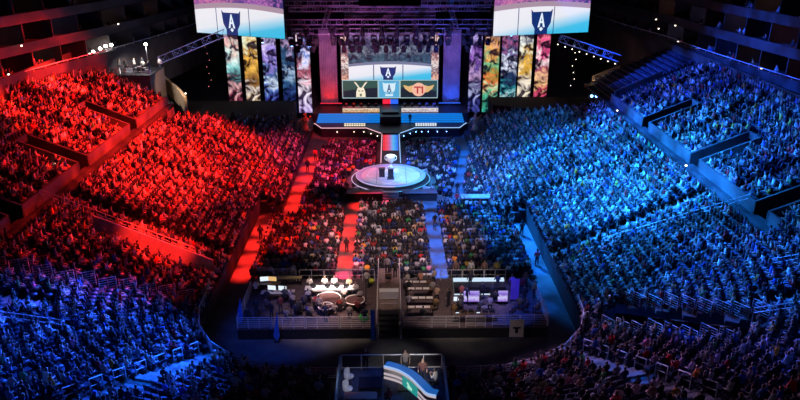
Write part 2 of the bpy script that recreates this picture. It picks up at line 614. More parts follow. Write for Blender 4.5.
def wall_run(name, pts, z0, z1, t=0.18, m=M_wall, z0b=None, z1b=None):
    """an upright wall between two points, its top and foot may slope."""
    (x0, y0), (x1, y1) = pts
    a = Vector((x0, y0)); b = Vector((x1, y1)); dd = (b - a).normalized(); n = Vector((-dd.y, dd.x)) * t / 2
    z0b = z0 if z0b is None else z0b
    z1b = z1 if z1b is None else z1b
    c = [a - n, b - n, b + n, a + n]
    zb = [z0, z0b, z0b, z0]; zt = [z1, z1b, z1b, z1]
    vs = [(c[i].x, c[i].y, zb[i]) for i in range(4)] + [(c[i].x, c[i].y, zt[i]) for i in range(4)]
    return MB().add(vs, [(0, 3, 2, 1), (4, 5, 6, 7), (0, 1, 5, 4), (1, 2, 6, 5), (2, 3, 7, 6), (3, 0, 4, 7)])


def zs(s):
    return Z0 + s / ROW * RISE


for sgn, sd in ((-1, 'red'), (1, 'blue')):
    # parapet in front of the upper block with the vomitories cut into it
    xs = W + SLOT_S[0]
    xe = W + SLOT_S[1]
    bounds = [48.8] + [v for ab in slots for v in ab] + [92.5]
    mb = MB()
    zf = zs(SLOT_S[0])
    for a, b in zip(bounds[0::2], bounds[1::2]):
        mb.box(*sorted((sgn * (xs - .4), sgn * (xs - 0.2))), a, b, zf - 1.4, zf + 0.72)
    for a, b in slots:
        for y in (a, b):
            wr = wall_run('', ((sgn * (xs - .4), y), (sgn * xe, y)), zf - 1.4, zf + 0.72, 0.2, None, zf - 1.4, zs(SLOT_S[1]) + 0.7)
            mb.add(wr.v, wr.f)
        mb.box(*sorted((sgn * xe, sgn * (xe + 0.2))), a, b, zf - 1.4, zs(SLOT_S[1]) + 0.7)
    struct('wall_parapet_' + sd, mb, M_wall)
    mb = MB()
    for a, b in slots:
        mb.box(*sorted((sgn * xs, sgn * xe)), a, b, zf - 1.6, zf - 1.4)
        for y in (a + .1, b - .13):  # black lining on the slot walls paints in the shade inside
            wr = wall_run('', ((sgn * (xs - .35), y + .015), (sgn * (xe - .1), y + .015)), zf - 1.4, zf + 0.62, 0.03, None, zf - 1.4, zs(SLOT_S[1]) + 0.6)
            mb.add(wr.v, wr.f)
    struct('floor_vomitory_shade_' + sd, mb, M_dark)
    # rim behind the last row
    top = zs(ROW * NR)
    xr = W + ROW * NR - 0.4
    struct('wall_rim_' + sd, MB().box(*sorted((sgn * xr, sgn * (xr + 0.25))), 40, 92 if sgn < 0 else 104.5, top - 3, top + (1.9 if sgn < 0 else 1.1)), M_wall)
    # low rail wall of the cross aisle's floor side
    xa = W + ROW * 16
    struct('wall_aisle_' + sd, MB().box(*sorted((sgn * (xa - 0.15), sgn * xa)), 60, 90 if sgn < 0 else 95, zs(ROW * 16) - 0.6, zs(ROW * 16) + 0.45), M_wall)
# divider across the blue upper block in front of its empty seats
struct('wall_divider_blue', wall_run('', ((W + 15.4, 92.6), (W + 21.5, 92.6)), 7.5, zs(15.4) + 1.1, 0.25, M_wall, 9.0, zs(21.5) + 1.1), M_wall)
struct('wall_lit_red', wall_run('', ((-W - .6, 54.7), (-W - 10.2, 54.7)), Z0 - .2, Z0 + 1.55, .15, None, zs(10.2) - .4, zs(10.2) + 1.25), mat('pale_wall', (.4, .4, .4), .8, noise=.15))
# end walls of the open vomitory in the corner of the blue side
tun = Vector((22.9 - 16.2, 37.4 - 47.0)).normalized()
tn = Vector((-tun.y, tun.x)) * 1.62
for k, s in enumerate((-1, 1)):
    a = Vector((16.2, 46.6)) + tn * s; b = Vector((22.9, 37.0)) + tn * s
    struct('wall_tunnel_%d' % (k + 1), wall_run('', (tuple(a), tuple(b)), 0, 2.0, 0.15, None, 0, 6.2), M_dark)
a = Vector((22.9, 37.0))
struct('wall_tunnel_3', wall_run('', (tuple(a - tn), tuple(a + tn)), 0, 7.3, 0.2), M_dark)
struct('floor_tunnel_shade', MB().slab(TUN, 0, .04), M_dark)  # black sheet over the arena floor, the tunnel's shade put into its colour

# front board below the first row, dasher height
mb = MB()
for (b0, n0), (b1, n1) in zip(P, P[1:]):
    if b0[1] > 107 and b1[1] > 107:
        continue
    o = 0.06
    mb.add([(b0[0] - n0[0] * o, b0[1] - n0[1] * o, 0), (b0[0] - n0[0] * o, b0[1] - n0[1] * o, Z0 + 0.05), (b1[0] - n1[0] * o, b1[1] - n1[1] * o, Z0 + 0.05), (b1[0] - n1[0] * o, b1[1] - n1[1] * o, 0)], [(0, 1, 2, 3)])
struct('wall_boards', mb, M_cloth)

# back wall, upper suites
struct('wall_back', MB().box(-75, 75, 148, 149, 0, 45), M_dark)
RING = {'red': [(-44, 40), (-43, 60), (-41.8, 74), (-39.6, 84), (-37.2, 93), (-35, 104), (-33, 118), (-31, 140)],
        'blue': [(45.5, 40), (44.3, 62), (43, 74), (42, 84), (41.2, 94), (41, 104), (39, 118), (37, 140)]}
SU_SPOTS = []
for sd, ring in RING.items():
    sgn = -1 if sd == 'red' else 1
    zb = 14.0 if sd == 'red' else 14.0
    fascia = MB(); inner = MB(); part = MB(); lit = MB(); back = MB()
    for lev in range(4):
        z = zb + lev * 3.1
        for (x0, y0), (x1, y1) in zip(ring, ring[1:]):
            o = 0.6 * lev

            def pt(x, y, off, zz):
                return (x + sgn * (off + o), y, zz)
            # fascia, tread, back wall, soffit
            fascia.add([pt(x0, y0, 0, z - 0.2), pt(x1, y1, 0, z - 0.2), pt(x1, y1, 0, z + 0.9), pt(x0, y0, 0, z + 0.9),
                        pt(x0, y0, 0.2, z + 0.9), pt(x1, y1, 0.2, z + 0.9), pt(x0, y0, 0.2, z + .1), pt(x1, y1, 0.2, z + .1)], [(0, 1, 2, 3), (3, 2, 5, 4), (4, 5, 7, 6)])
            inner.add([pt(x0, y0, 0.2, z + .1), pt(x1, y1, 0.2, z + .1), pt(x1, y1, 2.0, z + .1), pt(x0, y0, 2.0, z + .1),
                       pt(x1, y1, 2.0, z + .5), pt(x0, y0, 2.0, z + .5), pt(x1, y1, 4.2, z + .5), pt(x0, y0, 4.2, z + .5),
                       pt(x1, y1, 4.2, z + 3.0), pt(x0, y0, 4.2, z + 3.0), pt(x1, y1, 0.5, z + 2.9), pt(x0, y0, 0.5, z + 2.9)],
                      [(0, 1, 2, 3), (3, 2, 4, 5), (5, 4, 6, 7), (7, 6, 8, 9), (9, 8, 10, 11)])
            L = math.hypot(x1 - x0, y1 - y0)
            nn = max(1, int(L / 4.2))
            for j in range(nn):
                t = (j + 0.5) / nn
                x, y = x0 + (x1 - x0) * t, y0 + (y1 - y0) * t
                a, b = sorted((x + sgn * (0.9 + o), x + sgn * (4.2 + o)))
                part.box(a, b, y - 0.08, y + 0.08, z + .1, z + 2.9)
                SU_SPOTS.append((x + sgn * (1.4 + o), y + 1.6, z + 0.5, sgn, lev))
    struct('wall_suite_fascia_' + sd, fascia, mat('suite_fascia_' + sd, (0.035, 0.032, 0.04), 0.6, noise=0.35, nscale=0.5))
    struct('wall_suites_' + sd, inner, M_suite)
    struct('wall_suite_partitions_' + sd, part, M_suite)
    # continuous handrail on the lowest fascia
    rl = MB()
    for z, rr in ((zb + 1.15, 0.06),):
        rl.path([(x - sgn * 0.02, y, z) for x, y in ring], rr, 5)
    for (x0, y0), (x1, y1) in zip(ring, ring[1:]):
        for j in range(5):
            t = j / 5
            rl.tube((x0 + (x1 - x0) * t, y0 + (y1 - y0) * t, zb + 0.85), (x0 + (x1 - x0) * t, y0 + (y1 - y0) * t, zb + 1.15), 0.03, 4)
    tag(rl.build('handrail', M_rail), 'long pale handrail topping the lowest suite balcony above the %s stand' % sd, 'handrail', 'suite balcony handrails')
    # blocking behind the lower bowl: wall from rim to suites
    wb = MB()
    for (x0, y0), (x1, y1) in zip(ring, ring[1:]):
        wb.add([(x0 + sgn * .3, y0, 8), (x1 + sgn * .3, y1, 8), (x1 + sgn * .3, y1, zb), (x0 + sgn * .3, y0, zb)], [(0, 1, 2, 3)])
    struct('wall_concourse_' + sd, wb, M_suite)

# beige slanted portal walls at the far ends of both stands
for sgn, sd, c in ((-1, 'red', [(-36.0, 108.5), (-29.6, 97.5), (-28.2, 95.2)]), (1, 'blue', [(36.6, 111.5), (31.0, 106.0), (30.4, 103.2)])):
    mb = MB()
    for (a, b, za, zb_) in ((c[0], c[1], 9.6, 9.0), (c[1], c[2], 9.0, 8.4)):
        wr = wall_run('', (a, b), za - (1.3 if sgn > 0 else 1.9), za, 0.4, None, zb_ - (1.4 if sgn > 0 else 2.4), zb_)
        mb.add(wr.v, wr.f)
    struct('wall_portal_' + sd, mb, M_beige)
spot('portal_lamp', (-27.5, 92.5, 11.5), (-31.5, 100.5, 8), WARM, 1.4, 80, size=0.1)
spot('portal_lamp', (28.5, 100.5, 10.6), (32.0, 106.5, 8.8), WARM, .9, 60, size=0.1)
# black platforms that close the stands beside the stage
struct('wall_black_riser_red', MB().slab([(-40, 94.5), (-29.0, 94.5), (-15.6, 104.5), (-15.6, 114), (-40, 114)], 0, 3.5).slab([(-41, 96), (-30.5, 96), (-36.5, 108.5), (-41, 112)], 3.5, 7.4), M_cloth)
struct('wall_black_riser_blue', MB().slab([(16.2, 108.5), (29.0, 101.5), (38, 108), (38, 114), (16.2, 114)], 0, 4.0), M_cloth)

# ------------------------------------------------------------------ people
POSES = {}


def make_pose(name, jo, ed, sub):
    """grow one continuous body over a skeleton of joints; returns a mesh with slots skin, hair, clothing, trousers."""
    keys = list(jo)
    me = bpy.data.meshes.new('skeleton')
    me.from_pydata([jo[k][0] for k in keys], [(keys.index(a), keys.index(b)) for a, b in ed], [])
    o = bpy.data.objects.new('skeleton', me)
    C.objects.link(o)
    md = o.modifiers.new('skin', 'SKIN')
    md.use_smooth_shade = True
    for i, k in enumerate(keys):
        me.skin_vertices[0].data[i].radius = jo[k][1]
        me.skin_vertices[0].data[i].use_root = (i == 0)
    if sub:
        s = o.modifiers.new('sub', 'SUBSURF'); s.levels = sub; s.render_levels = sub
    dg = bpy.context.evaluated_depsgraph_get()
    dg.update()
    out = bpy.data.meshes.new_from_object(o.evaluated_get(dg))
    bpy.data.objects.remove(o)
    segs = [(Vector(jo[a][0]), Vector(jo[b][0]), a, b) for a, b in ed]

    def cls(p):
        best = None
        for a, b, ka, kb in segs:
            ab = b - a
            t = max(0, min(1, (p - a).dot(ab) / ab.dot(ab)))
            d = (p - (a + ab * t)).length
            if best is None or d < best[0]:
                best = (d, ka, kb, t)
        ks = {best[1], best[2]}
        if 'crown' in ks or 'head' in ks:
            h = Vector(jo['crown'][0]); l = Vector(jo['head'][0])
            if 'neck' in ks and best[3] < 0.5:
                return 0
            return 1 if (p.y < l.y - 0.005 or p.z > h.z - 0.02) else 0
        if any(k.startswith('hand') or k.startswith('wrist') for k in ks) and not any(k.startswith('sh') for k in ks):
            return 0 if best[3] > 0.55 or any(k.startswith('hand') for k in ks) else 2
        if any(k.startswith(('knee', 'ankle', 'toe', 'hip')) for k in ks):
            return 3
        return 2
    cf = [cls(f.center) for f in out.polygons]
    cv = [cls(v.co) for v in out.vertices]
    out.materials.clear()
    for m in (M_skinr, M_hairr, M_shirt, M_trous):
        out.materials.append(m)
    out.polygons.foreach_set('material_index', cf)
    out.polygons.foreach_set('use_smooth', [True] * len(cf))
    return out, cv


def skeleton(kind):
    j = {}
    if kind.startswith('stand'):
        hz = 0.92; hip = 0.0
        legs = lambda s: {'hip%d' % s: ((s * .09, 0, .88), (.085, .09)), 'knee%d' % s: ((s * .11, .02, .48), (.06, .06)), 'ankle%d' % s: ((s * .12, -.02, .09), (.045, .045)), 'toe%d' % s: ((s * .13, .13, .05), (.045, .035))}
    else:
        hz = 0.54; hip = 0.0
        legs = lambda s: {'hip%d' % s: ((s * .10, .05, .53), (.085, .085)), 'knee%d' % s: ((s * .13, .42, .53), (.062, .062)), 'ankle%d' % s: ((s * .13, .40, .10), (.045, .045)), 'toe%d' % s: ((s * .14, .54, .055), (.045, .035))}
    lean = {'lean': 0.16, 'seat': 0.0, 'clap': 0.05, 'wave': 0.0, 'phone': 0.04}.get(kind, 0.0)
    j['pelvis'] = ((0, 0, hz), (.16, .12))
    j['belly'] = ((0, lean * .3, hz + .2), (.15, .11))
    j['chest'] = ((0, lean * .7, hz + .42), (.17, .115))
    j['neck'] = ((0, lean + .01, hz + .60), (.055, .055))
    j['head'] = ((0, lean + .035, hz + .70), (.075, .085))
    j['crown'] = ((0, lean + .03, hz + .83), (.075, .085))
    ed = [('pelvis', 'belly'), ('belly', 'chest'), ('chest', 'neck'), ('neck', 'head'), ('head', 'crown')]
    for s in (-1, 1):
        j.update(legs(s))
        ed += [('pelvis', 'hip%d' % s), ('hip%d' % s, 'knee%d' % s), ('knee%d' % s, 'ankle%d' % s), ('ankle%d' % s, 'toe%d' % s)]
        y0 = lean * .85
        sz = hz + .49
        j['sh%d' % s] = ((s * .19, y0, sz), (.065, .065))
        if kind == 'clap':
            arm = [((s * .24, y0 + .10, sz - .24), .045), ((s * .08, y0 + .30, sz - .08), .032), ((s * .03, y0 + .36, sz - .02), .034)]
        elif kind in ('wave', 'stand_wave'):
            arm = [((s * .30, y0 + .05, sz + .18), .042), ((s * .24, y0 + .10, sz + .44), .030), ((s * .22, y0 + .11, sz + .53), .034)]
        elif kind == 'phone':
            arm = [((s * .25, y0 + .12, sz - .22), .045), ((s * .10, y0 + .30, sz + .02), .032), ((s * .05, y0 + .33, sz + .09), .034)] if s > 0 else \
                [((s * .25, y0 + .02, sz - .27), .045), ((s * .16, y0 + .26, sz - .33), .032), ((s * .12, y0 + .34, sz - .34), .034)]
        elif kind == 'stand':
            arm = [((s * .26, y0 - .01, sz - .28), .045), ((s * .25, y0 + .08, sz - .52), .032), ((s * .24, y0 + .11, sz - .60), .034)]
        else:
            arm = [((s * .27, y0 + .03, sz - .26), .046), ((s * .19, y0 + .26, sz - .36 + lean * .3), .033), ((s * .14, y0 + .34, sz - .37 + lean * .3), .035)]
        for nm, (p, r) in zip(('elbow', 'wrist', 'hand'), arm):
            j['%s%d' % (nm, s)] = (p, (r, r))
        ed += [('chest', 'sh%d' % s), ('sh%d' % s, 'elbow%d' % s), ('elbow%d' % s, 'wrist%d' % s), ('wrist%d' % s, 'hand%d' % s)]
    return j, ed


for kd in ('seat', 'lean', 'clap', 'wave', 'phone', 'stand', 'stand_wave'):
    j, ed = skeleton(kd)
    hi, _ = make_pose(kd, j, ed, 1)
    lo, cv = make_pose(kd, j, ed, 0)
    V = np.array([v.co[:] for v in lo.vertices], dtype=np.float32)
    F = [tuple(f.vertices) for f in lo.polygons]
    POSES[kd] = (hi, V, F, np.array(cv))
print('low body', {k: (len(v[1]), len(v[2]), len(v[0].polygons)) for k, v in POSES.items()})

SHIRTS = [('black', (0.015, 0.015, 0.017), 34), ('charcoal', (0.05, 0.05, 0.055), 15), ('navy', (0.02, 0.03, 0.10), 11), ('white', (0.66, 0.66, 0.66), 16),
          ('grey', (0.28, 0.28, 0.29), 11), ('red', (0.55, 0.03, 0.03), 5), ('blue', (0.05, 0.14, 0.5), 5), ('tan', (0.50, 0.36, 0.22), 4),
          ('green', (0.05, 0.30, 0.10), 1.5), ('orange', (0.85, 0.30, 0.03), 1.5), ('pink', (0.75, 0.25, 0.35), 2), ('yellow', (0.8, 0.6, 0.1), 1)]
SW = np.array([s[2] for s in SHIRTS], dtype=float); SW /= SW.sum()
SKINS = np.array([(0.60, 0.40, 0.30), (0.42, 0.26, 0.18), (0.62, 0.44, 0.34), (0.25, 0.14, 0.09)])
HAIRS = np.array([(0.02, 0.014, 0.01), (0.05, 0.03, 0.018), (0.012, 0.01, 0.01), (0.16, 0.09, 0.04)])

# one record per seat: x, y, z, facing, zone, row, seat number, distance
people = []
seats = []


def near_frame(p, mx=120):
    q = vproj(p)
    return q and -mx < q[0] < 800 + mx and -60 < q[1] < 400 + 70


def facing(nx, ny, x, y, blend=0.45):
    tx, ty = -x, 104 - y
    l = math.hypot(tx, ty) or 1
    vx = -nx * (1 - blend) + tx / l * blend
    vy = -ny * (1 - blend) + ty / l * blend
    return math.atan2(-vx, vy)


def add_seat(x, y, z, f, zone, row, num, fill, front=None):
    if not near_frame((x, y, z + 1)):
        return
    sd = (x, y, z, f, zone, row, num)
    seats.append(sd)
    if random.random() < fill:
        people.append(sd)


PITCH = 0.56
for sgn in (-1, 1):
    for k in range(-4, 0):
        for i in range(70):
            x, y = sgn * (W + (k + .45) * ROW), 60 + (i + .5) * PITCH
            edge = (74.0 if k >= -3 else 200) if sgn < 0 else 71.2
            if y < edge or y > (106 if sgn < 0 else 109) or abs(y - 84.5) < .6: continue
            add_seat(x, y, max(.15, Z0 + k * RISE), facing(sgn, 0, x, y), 'red stand' if sgn < 0 else 'blue stand', 1, i + 1, .92)
for k in range(NR):
    s = (k + 0.45) * ROW
    z = Z0 + k * RISE
    # straight sides
    for sgn in (-1, 1):
        n = int((YFAR - CY) / PITCH)
        for i in range(n):
            x, y = sgn * (W + s), CY + (i + .5) * PITCH
            if seated(x, y, s):
                fill = 0.93
                if k >= 18 and sgn > 0 and y > 90: fill = 0
                if k >= 17: fill *= 0.9
                if sgn < 0 and y < 52: fill *= 0.8
                # far ends thin out
                add_seat(x, y, z, facing(sgn, 0, x, y), 'red stand' if sgn < 0 else 'blue stand', k + 1, i + 1, fill)
        if k < 26 and sgn > 0 and s > ROW * 18:
            pass
    # upper right empty block beyond the divider
    if k >= 18:
        for i in range(19):
            x, y = W + s, 93.4 + i * PITCH
            if solid(x, y, s):
                seats.append((x, y, z, facing(1, 0, x, y, 0.2), 'empty block', k + 1, i + 1))
    # corners
    if k < 27:
        for sgn in (-1, 1):
            rad = RC + s
            n = int(rad * math.pi / 2 / PITCH)
            for i in range(n):
                a = (i + .5) / n * math.pi / 2           # 0 beside the long side, pi/2 beside the end
                nx, ny = sgn * math.cos(a), -math.sin(a)
                x, y = sgn * CX + nx * rad, CY + ny * rad
                if seated(x, y, s):
                    tot = 0.80 if sgn > 0 else 0.64
                    if a > R(62):
                        tot = 0.52 if sgn < 0 else 0.45
                    elif sgn > 0 and a < R(22):
                        tot = 0.9
                    add_seat(x, y, z, facing(nx, ny, x, y, .3), 'red corner' if sgn < 0 else 'blue corner', k + 1, n - i, tot)
    # end behind the booth
    if k < 15:
        n = int(2 * CX / PITCH)
        for i in range(n):
            x, y = -CX + (i + .5) * PITCH, YN - s
            if seated(x, y, s):
                add_seat(x, y, z, facing(0, -1, x, y, .3), 'end stand', k + 1, i + 1, 0.35)

FLOOR_CHAIRS = []


def floor_ok(x, y):
    al = -14.1 if y < 71 else -11.2 + (y - 74) * .03
    if 71 < y < 73.2 and x < -10.2: return False
    if x < al + 0.95:
        return False
    ar = 13.6 + (y - 57) * 0.0
    if abs(x + 4.3) < 0.75 and y < 76: return False
    if abs(x - 4.65) < 0.8 and y < 76: return False
    if x > 13.0 and y < 71: return False
    if x > 11.0 and y >= 70.5: return False
    if y < 100 and abs(x - (7.4 + (y - 75) * 0.155)) < 0.8 and y > 74: return False
    if -5.5 < x < 9.2 and 74.0 < y < 78.0: return False
    if abs(x) < 6.4 and 75.0 < y < 78.6: return False
    if math.hypot(x, (y - 83)) < 6.0 : return False
    if abs(x) < 2.0 and y > 80: return False
    if y > 99.0: return False
    if 8.6 < x < 12.6 and 74.5 < y < 77.5: return False
    if abs(x) > 9.6 and y > 97: return False
    if -9.5 < x < -4.6 and 73.2 < y < 74.6: return False
    return True


yy = 57.6
r = 0
while yy < 99.5:
    n = int(29 / 0.52)
    for i in range(n):
        x = -14.5 + (i + .5) * 0.52
        if floor_ok(x, yy):
            FLOOR_CHAIRS.append((x, yy, 0.0, 0.0, 'floor', r + 1, i + 1))
            if random.random() < 0.93:
                people.append((x + random.uniform(-.07, .07), yy + random.uniform(-.1, .12), 0.0, facing(0, -1, x, yy, .2), 'floor', r + 1, i + 1))
    yy += 0.86
    r += 1
seats_all = seats + FLOOR_CHAIRS
# suite balconies
for (x, y, z, sgn, lev) in SU_SPOTS:
    for t in range(5):
        if random.random() < (0.5 if lev == 0 else 0.3):
            p = (x, y - 1.2 + t * 0.6, z - 0.4, R(90) if sgn > 0 else R(-90), 'suite', lev, t)
            if near_frame(p[:3]):
                people.append(p)


def cdist(p):
    return (Vector((p[0], p[1], p[2] + 1)) - CAM).length


def in_frame(p):
    q = vproj((p[0], p[1], p[2] + 1.0))
    return q and 2 < q[0] < 798 and 0 < q[1] < 399


def hidden(p):
    q = vproj((p[0], p[1], p[2] + 1.0))
    return abs(p[0]) < 3.9 and p[1] < 41


order = sorted(range(len(people)), key=lambda i: cdist(people[i]))
near_idx = [i for i in order if in_frame(people[i]) and not hidden(people[i])][:300]
near_set = set(near_idx)
print('people', len(people), 'seats', len(seats_all))

PWORD = {'seat': 'seated', 'lean': 'leaning', 'clap': 'clapping', 'wave': 'arms-raised', 'phone': 'phone-filming'}
near_shirt = []
for rank, i in enumerate(near_idx):
    x, y, z, f, zone, row, num = people[i]
    pose = random.choices(('seat', 'lean', 'clap', 'wave', 'phone'), (44, 20, 14, 4, 10))[0]
    sh = SHIRTS[int(rng.choice(len(SHIRTS), p=SW))]
    o = bpy.data.objects.new('spectator', POSES[pose][0])
    C.objects.link(o)
    o.location = (x, y, z)
    o.rotation_euler = (0, 0, f + random.uniform(-.25, .25))
    sc_ = random.uniform(.93, 1.05)
    o.scale = (sc_, sc_, sc_)
    o.color = (*[min(1, c * random.uniform(.8, 1.2)) for c in sh[1]], 1)
    place = {'red corner': 'corner beside the red stand', 'blue corner': 'corner beside the blue stand', 'end stand': 'end stand by the booth', 'red stand': 'red stand', 'blue stand': 'blue stand', 'floor': 'floor block'}[zone]
    tag(o, '%s %s spectator, %s row, %s seat, %s' % (PWORD[pose], sh[0] + '-shirted', ordn(row), ordn(num), place), 'person', 'spectators in the seats closest to the booth')

# everybody else: a crowd nobody could count
rest = [i for i in range(len(people)) if i not in near_set]


def tile(records, geo, cols_of):
    """many copies of small shapes as one mesh."""
    Vs, Cs, Ls, St, Tot = [], [], [], [], []
    off = 0
    loff = 0
    for key, recs in records.items():
        V, F, cls = geo[key]
        fl = np.array([v for f in F for v in f], dtype=np.int64)
        ft = np.array([len(f) for f in F], dtype=np.int64)
        fs = np.concatenate([[0], np.cumsum(ft)[:-1]])
        nv, nl = len(V), len(fl)
        N = len(recs)
        if not N:
            continue
        A = np.array([r[:4] for r in recs], dtype=np.float64)
        sc_ = rng.uniform(.92, 1.06, N)
        ang = A[:, 3] + rng.uniform(-.3, .3, N) * (1 if cols_of else 0)
        if not cols_of: sc_ = np.ones(N)
        c, s = np.cos(ang), np.sin(ang)
        X = (V[None, :, 0] * c[:, None] - V[None, :, 1] * s[:, None]) * sc_[:, None] + A[:, 0:1]
        Y = (V[None, :, 0] * s[:, None] + V[None, :, 1] * c[:, None]) * sc_[:, None] + A[:, 1:2]
        Z = V[None, :, 2] * sc_[:, None] + A[:, 2:3]
        Vs.append(np.stack([X, Y, Z], -1).reshape(-1, 3))
        if cols_of:
            Cs.append(cols_of(N, cls).reshape(-1, 4))
        Ls.append((fl[None, :] + (np.arange(N) * nv)[:, None] + off).ravel())
        St.append((fs[None, :] + (np.arange(N) * nl)[:, None] + loff).ravel())
        off += N * nv
        loff += N * nl
    V = np.concatenate(Vs); L = np.concatenate(Ls); S = np.concatenate(St)
    me = bpy.data.meshes.new('mass')
    me.vertices.add(len(V)); me.vertices.foreach_set('co', V.astype(np.float32).ravel())
    me.loops.add(len(L)); me.loops.foreach_set('vertex_index', L.astype(np.int32))
    me.polygons.add(len(S)); me.polygons.foreach_set('loop_start', S.astype(np.int32))
    me.update(calc_edges=True)
    if cols_of:
        a = me.color_attributes.new('Col', 'FLOAT_COLOR', 'POINT')
        a.data.foreach_set('color', np.concatenate(Cs).astype(np.float32).ravel())
        me.polygons.foreach_set('use_smooth', np.ones(len(S), dtype=bool))
    return me


def crowd_cols(N, cls):
    nv = len(cls)
    out = np.ones((N, nv, 4))
    shirt = np.array([s[1] for s in SHIRTS])[rng.choice(len(SHIRTS), N, p=SW)] * rng.uniform(.8, 1.2, (N, 1))
    skin = SKINS[rng.integers(0, 4, N)]
    hair = HAIRS[rng.integers(0, 4, N)]
    caps = rng.random(N) < 0.12
    hair[caps] = np.array([s[1] for s in SHIRTS])[rng.choice(len(SHIRTS), caps.sum(), p=SW)]
    tr = np.array([(0.03, 0.035, 0.06)] * N) * rng.uniform(.5, 2.5, (N, 1))
    for k, src in enumerate((skin, hair, shirt, tr)):
        out[:, cls == k, :3] = src[:, None, :]
    return np.clip(out, 0, 1)


recs = {k: [] for k in POSES}
for i in rest:
    p = people[i]
    kd = random.choices(('seat', 'lean', 'clap', 'wave', 'phone', 'stand'), (44, 18, 16, 6, 10, 2))[0]
    recs[kd].append(p)
# people on the move along the aisles
for (x, y, f) in [(-13.4, 66, 0), (-12.9, 71, 3), (-11.0, 88, 0.2), (-4.4, 63, 0), (4.7, 69, 3), (13.9, 60, 0), (13.7, 67, .2), (8.0, 79, 3), (-10.4, 92.5, 0), (-10.0, 75, 1)]:
    recs['stand'].append((x, y, 0.0, f))
me = tile(recs, {k: (v[1], v[2], v[3]) for k, v in POSES.items()}, crowd_cols)
me.name = 'crowd'
me.materials.append(M_crowd)
o = bpy.data.objects.new('crowd', me); C.objects.link(o)
tag(o, 'packed crowd of seated fans filling the floor and both stands', 'crowd', kind='stuff')

# seats
seat_bm = MB().box(-.23, .23, -.20, .24, .40, .45).box(-.05, .05, -.12, .05, 0, .40)
back_bm = MB()
back_bm.add([(-.23, -.20, .42), (.23, -.20, .42), (.23, -.28, .86), (-.23, -.28, .86), (-.23, -.25, .42), (.23, -.25, .42), (.23, -.33, .86), (-.23, -.33, .86)],
            [(0, 1, 2, 3), (7, 6, 5, 4), (0, 4, 5, 1), (3, 2, 6, 7), (1, 5, 6, 2), (0, 3, 7, 4)])
seat0 = seat_bm.build('arena_seat', M_seat)
back0 = back_bm.build('backrest', M_seat, seat0)
so = sorted([s for s in seats if in_frame(s) and not hidden(s)], key=cdist)
near_seats = so[:300]
ns = set(near_seats)
occupied = set((people[i][0], people[i][1]) for i in range(len(people)))
for k, (x, y, z, f, zone, row, num) in enumerate(near_seats):
    if k == 0:
        s0 = seat0
    else:
        s0 = seat0.copy(); C.objects.link(s0)
        b = back0.copy(); C.objects.link(b); b.parent = s0
    s0.location = (x, y, z); s0.rotation_euler = (0, 0, f)
    place = {'red corner': 'corner beside the red stand', 'blue corner': 'corner beside the blue stand', 'end stand': 'end stand by the booth', 'red stand': 'red stand', 'blue stand': 'blue stand'}[zone]
    tag(s0, '%s navy plastic seat, %s row, %s seat, %s' % ('taken' if (x, y) in occupied else 'empty', ordn(row), ordn(num), place), 'seat', 'arena seats closest to the booth')
Vb = np.array(seat_bm.v + back_bm.v); Fb = seat_bm.f + [tuple(i + len(seat_bm.v) for i in f) for f in back_bm.f]
me = tile({'s': [s for s in seats_all if s not in ns]}, {'s': (Vb, Fb, None)}, None)
me.name = 'arena_seats'
me.materials.append(M_seat)
o = bpy.data.objects.new('arena_seating', me); C.objects.link(o)
tag(o, 'navy plastic seats in long curving rows under the crowd', 'seats', kind='stuff')


def person(pose, loc, rz, label, shirt=(0.02, 0.02, 0.02), scale=1.0, group=None):
    o = bpy.data.objects.new('person', POSES[pose][0])
    C.objects.link(o)
    o.location = loc; o.rotation_euler = (0, 0, rz); o.scale = (scale,) * 3
    o.color = (*shirt, 1)
    return tag(o, label, 'person', group)


# ------------------------------------------------------------------ rails and fences
def guard_rail(a, b, label, h=1.05, bars=2, r=0.03, posts=2, group=None, m=None, cat='guard rail'):
    """free-standing rail panel from a to b (both at foot height)."""
    a = Vector(a); b = Vector(b)
    c = (a + b) / 2
    t = thing('guard_rail', label, cat, a, 0, group)
    d = b - a
    up = Vector((0, 0, h))
    MB().path([(0, 0, 0), tuple(up), tuple(d + up), tuple(d)], r, 5).build('frame', m or M_rail, t)
    mb = MB()
    for i in range(1, bars + 1):
        q = Vector((0, 0, h * i / (bars + 1)))
        mb.tube(q, d + q, r * 0.6, 4)
    for i in range(1, posts):
        q = d * i / posts
        mb.tube(q, q + up, r * 0.7, 4)
    mb.build('bars', m or M_rail, t)
    return t


def on_bowl(s, i_or_dir, extra=0):
    pass


# curved rail along the front row, one panel per 2.6 m
acc = 0
start = None
n_p = 0
pp = [(b, n) for b, n in P if b[1] < 50.5]
fr = []
last = None
for b, n in pp:
    q = Vector((b[0] - n[0] * -0.1, b[1] - n[1] * -0.1, Z0))
    if last is None:
        last = q; continue
    if (q - last).length > 2.1:
        fr.append((last, q)); last = q
mid = len(fr) / 2
for i, (a, b) in enumerate(fr):
    if in_poly((a.x + b.x) / 2, (a.y + b.y) / 2, [(-3.6, 33), (3.6, 33), (3.6, 41), (-3.6, 41)]):
        continue
    side = 'red' if (a.x + b.x) < 0 else 'blue'
    k = int(abs(i + .5 - mid)) + 1
    dd = (b - a).normalized() * 0.06
    guard_rail(a + dd, b - dd, 'barred rail panel edging front row, %s from the booth toward the %s stand' % (ordn(k), side), 1.0, 4, 0.028, 3, 'curved front rail panels')

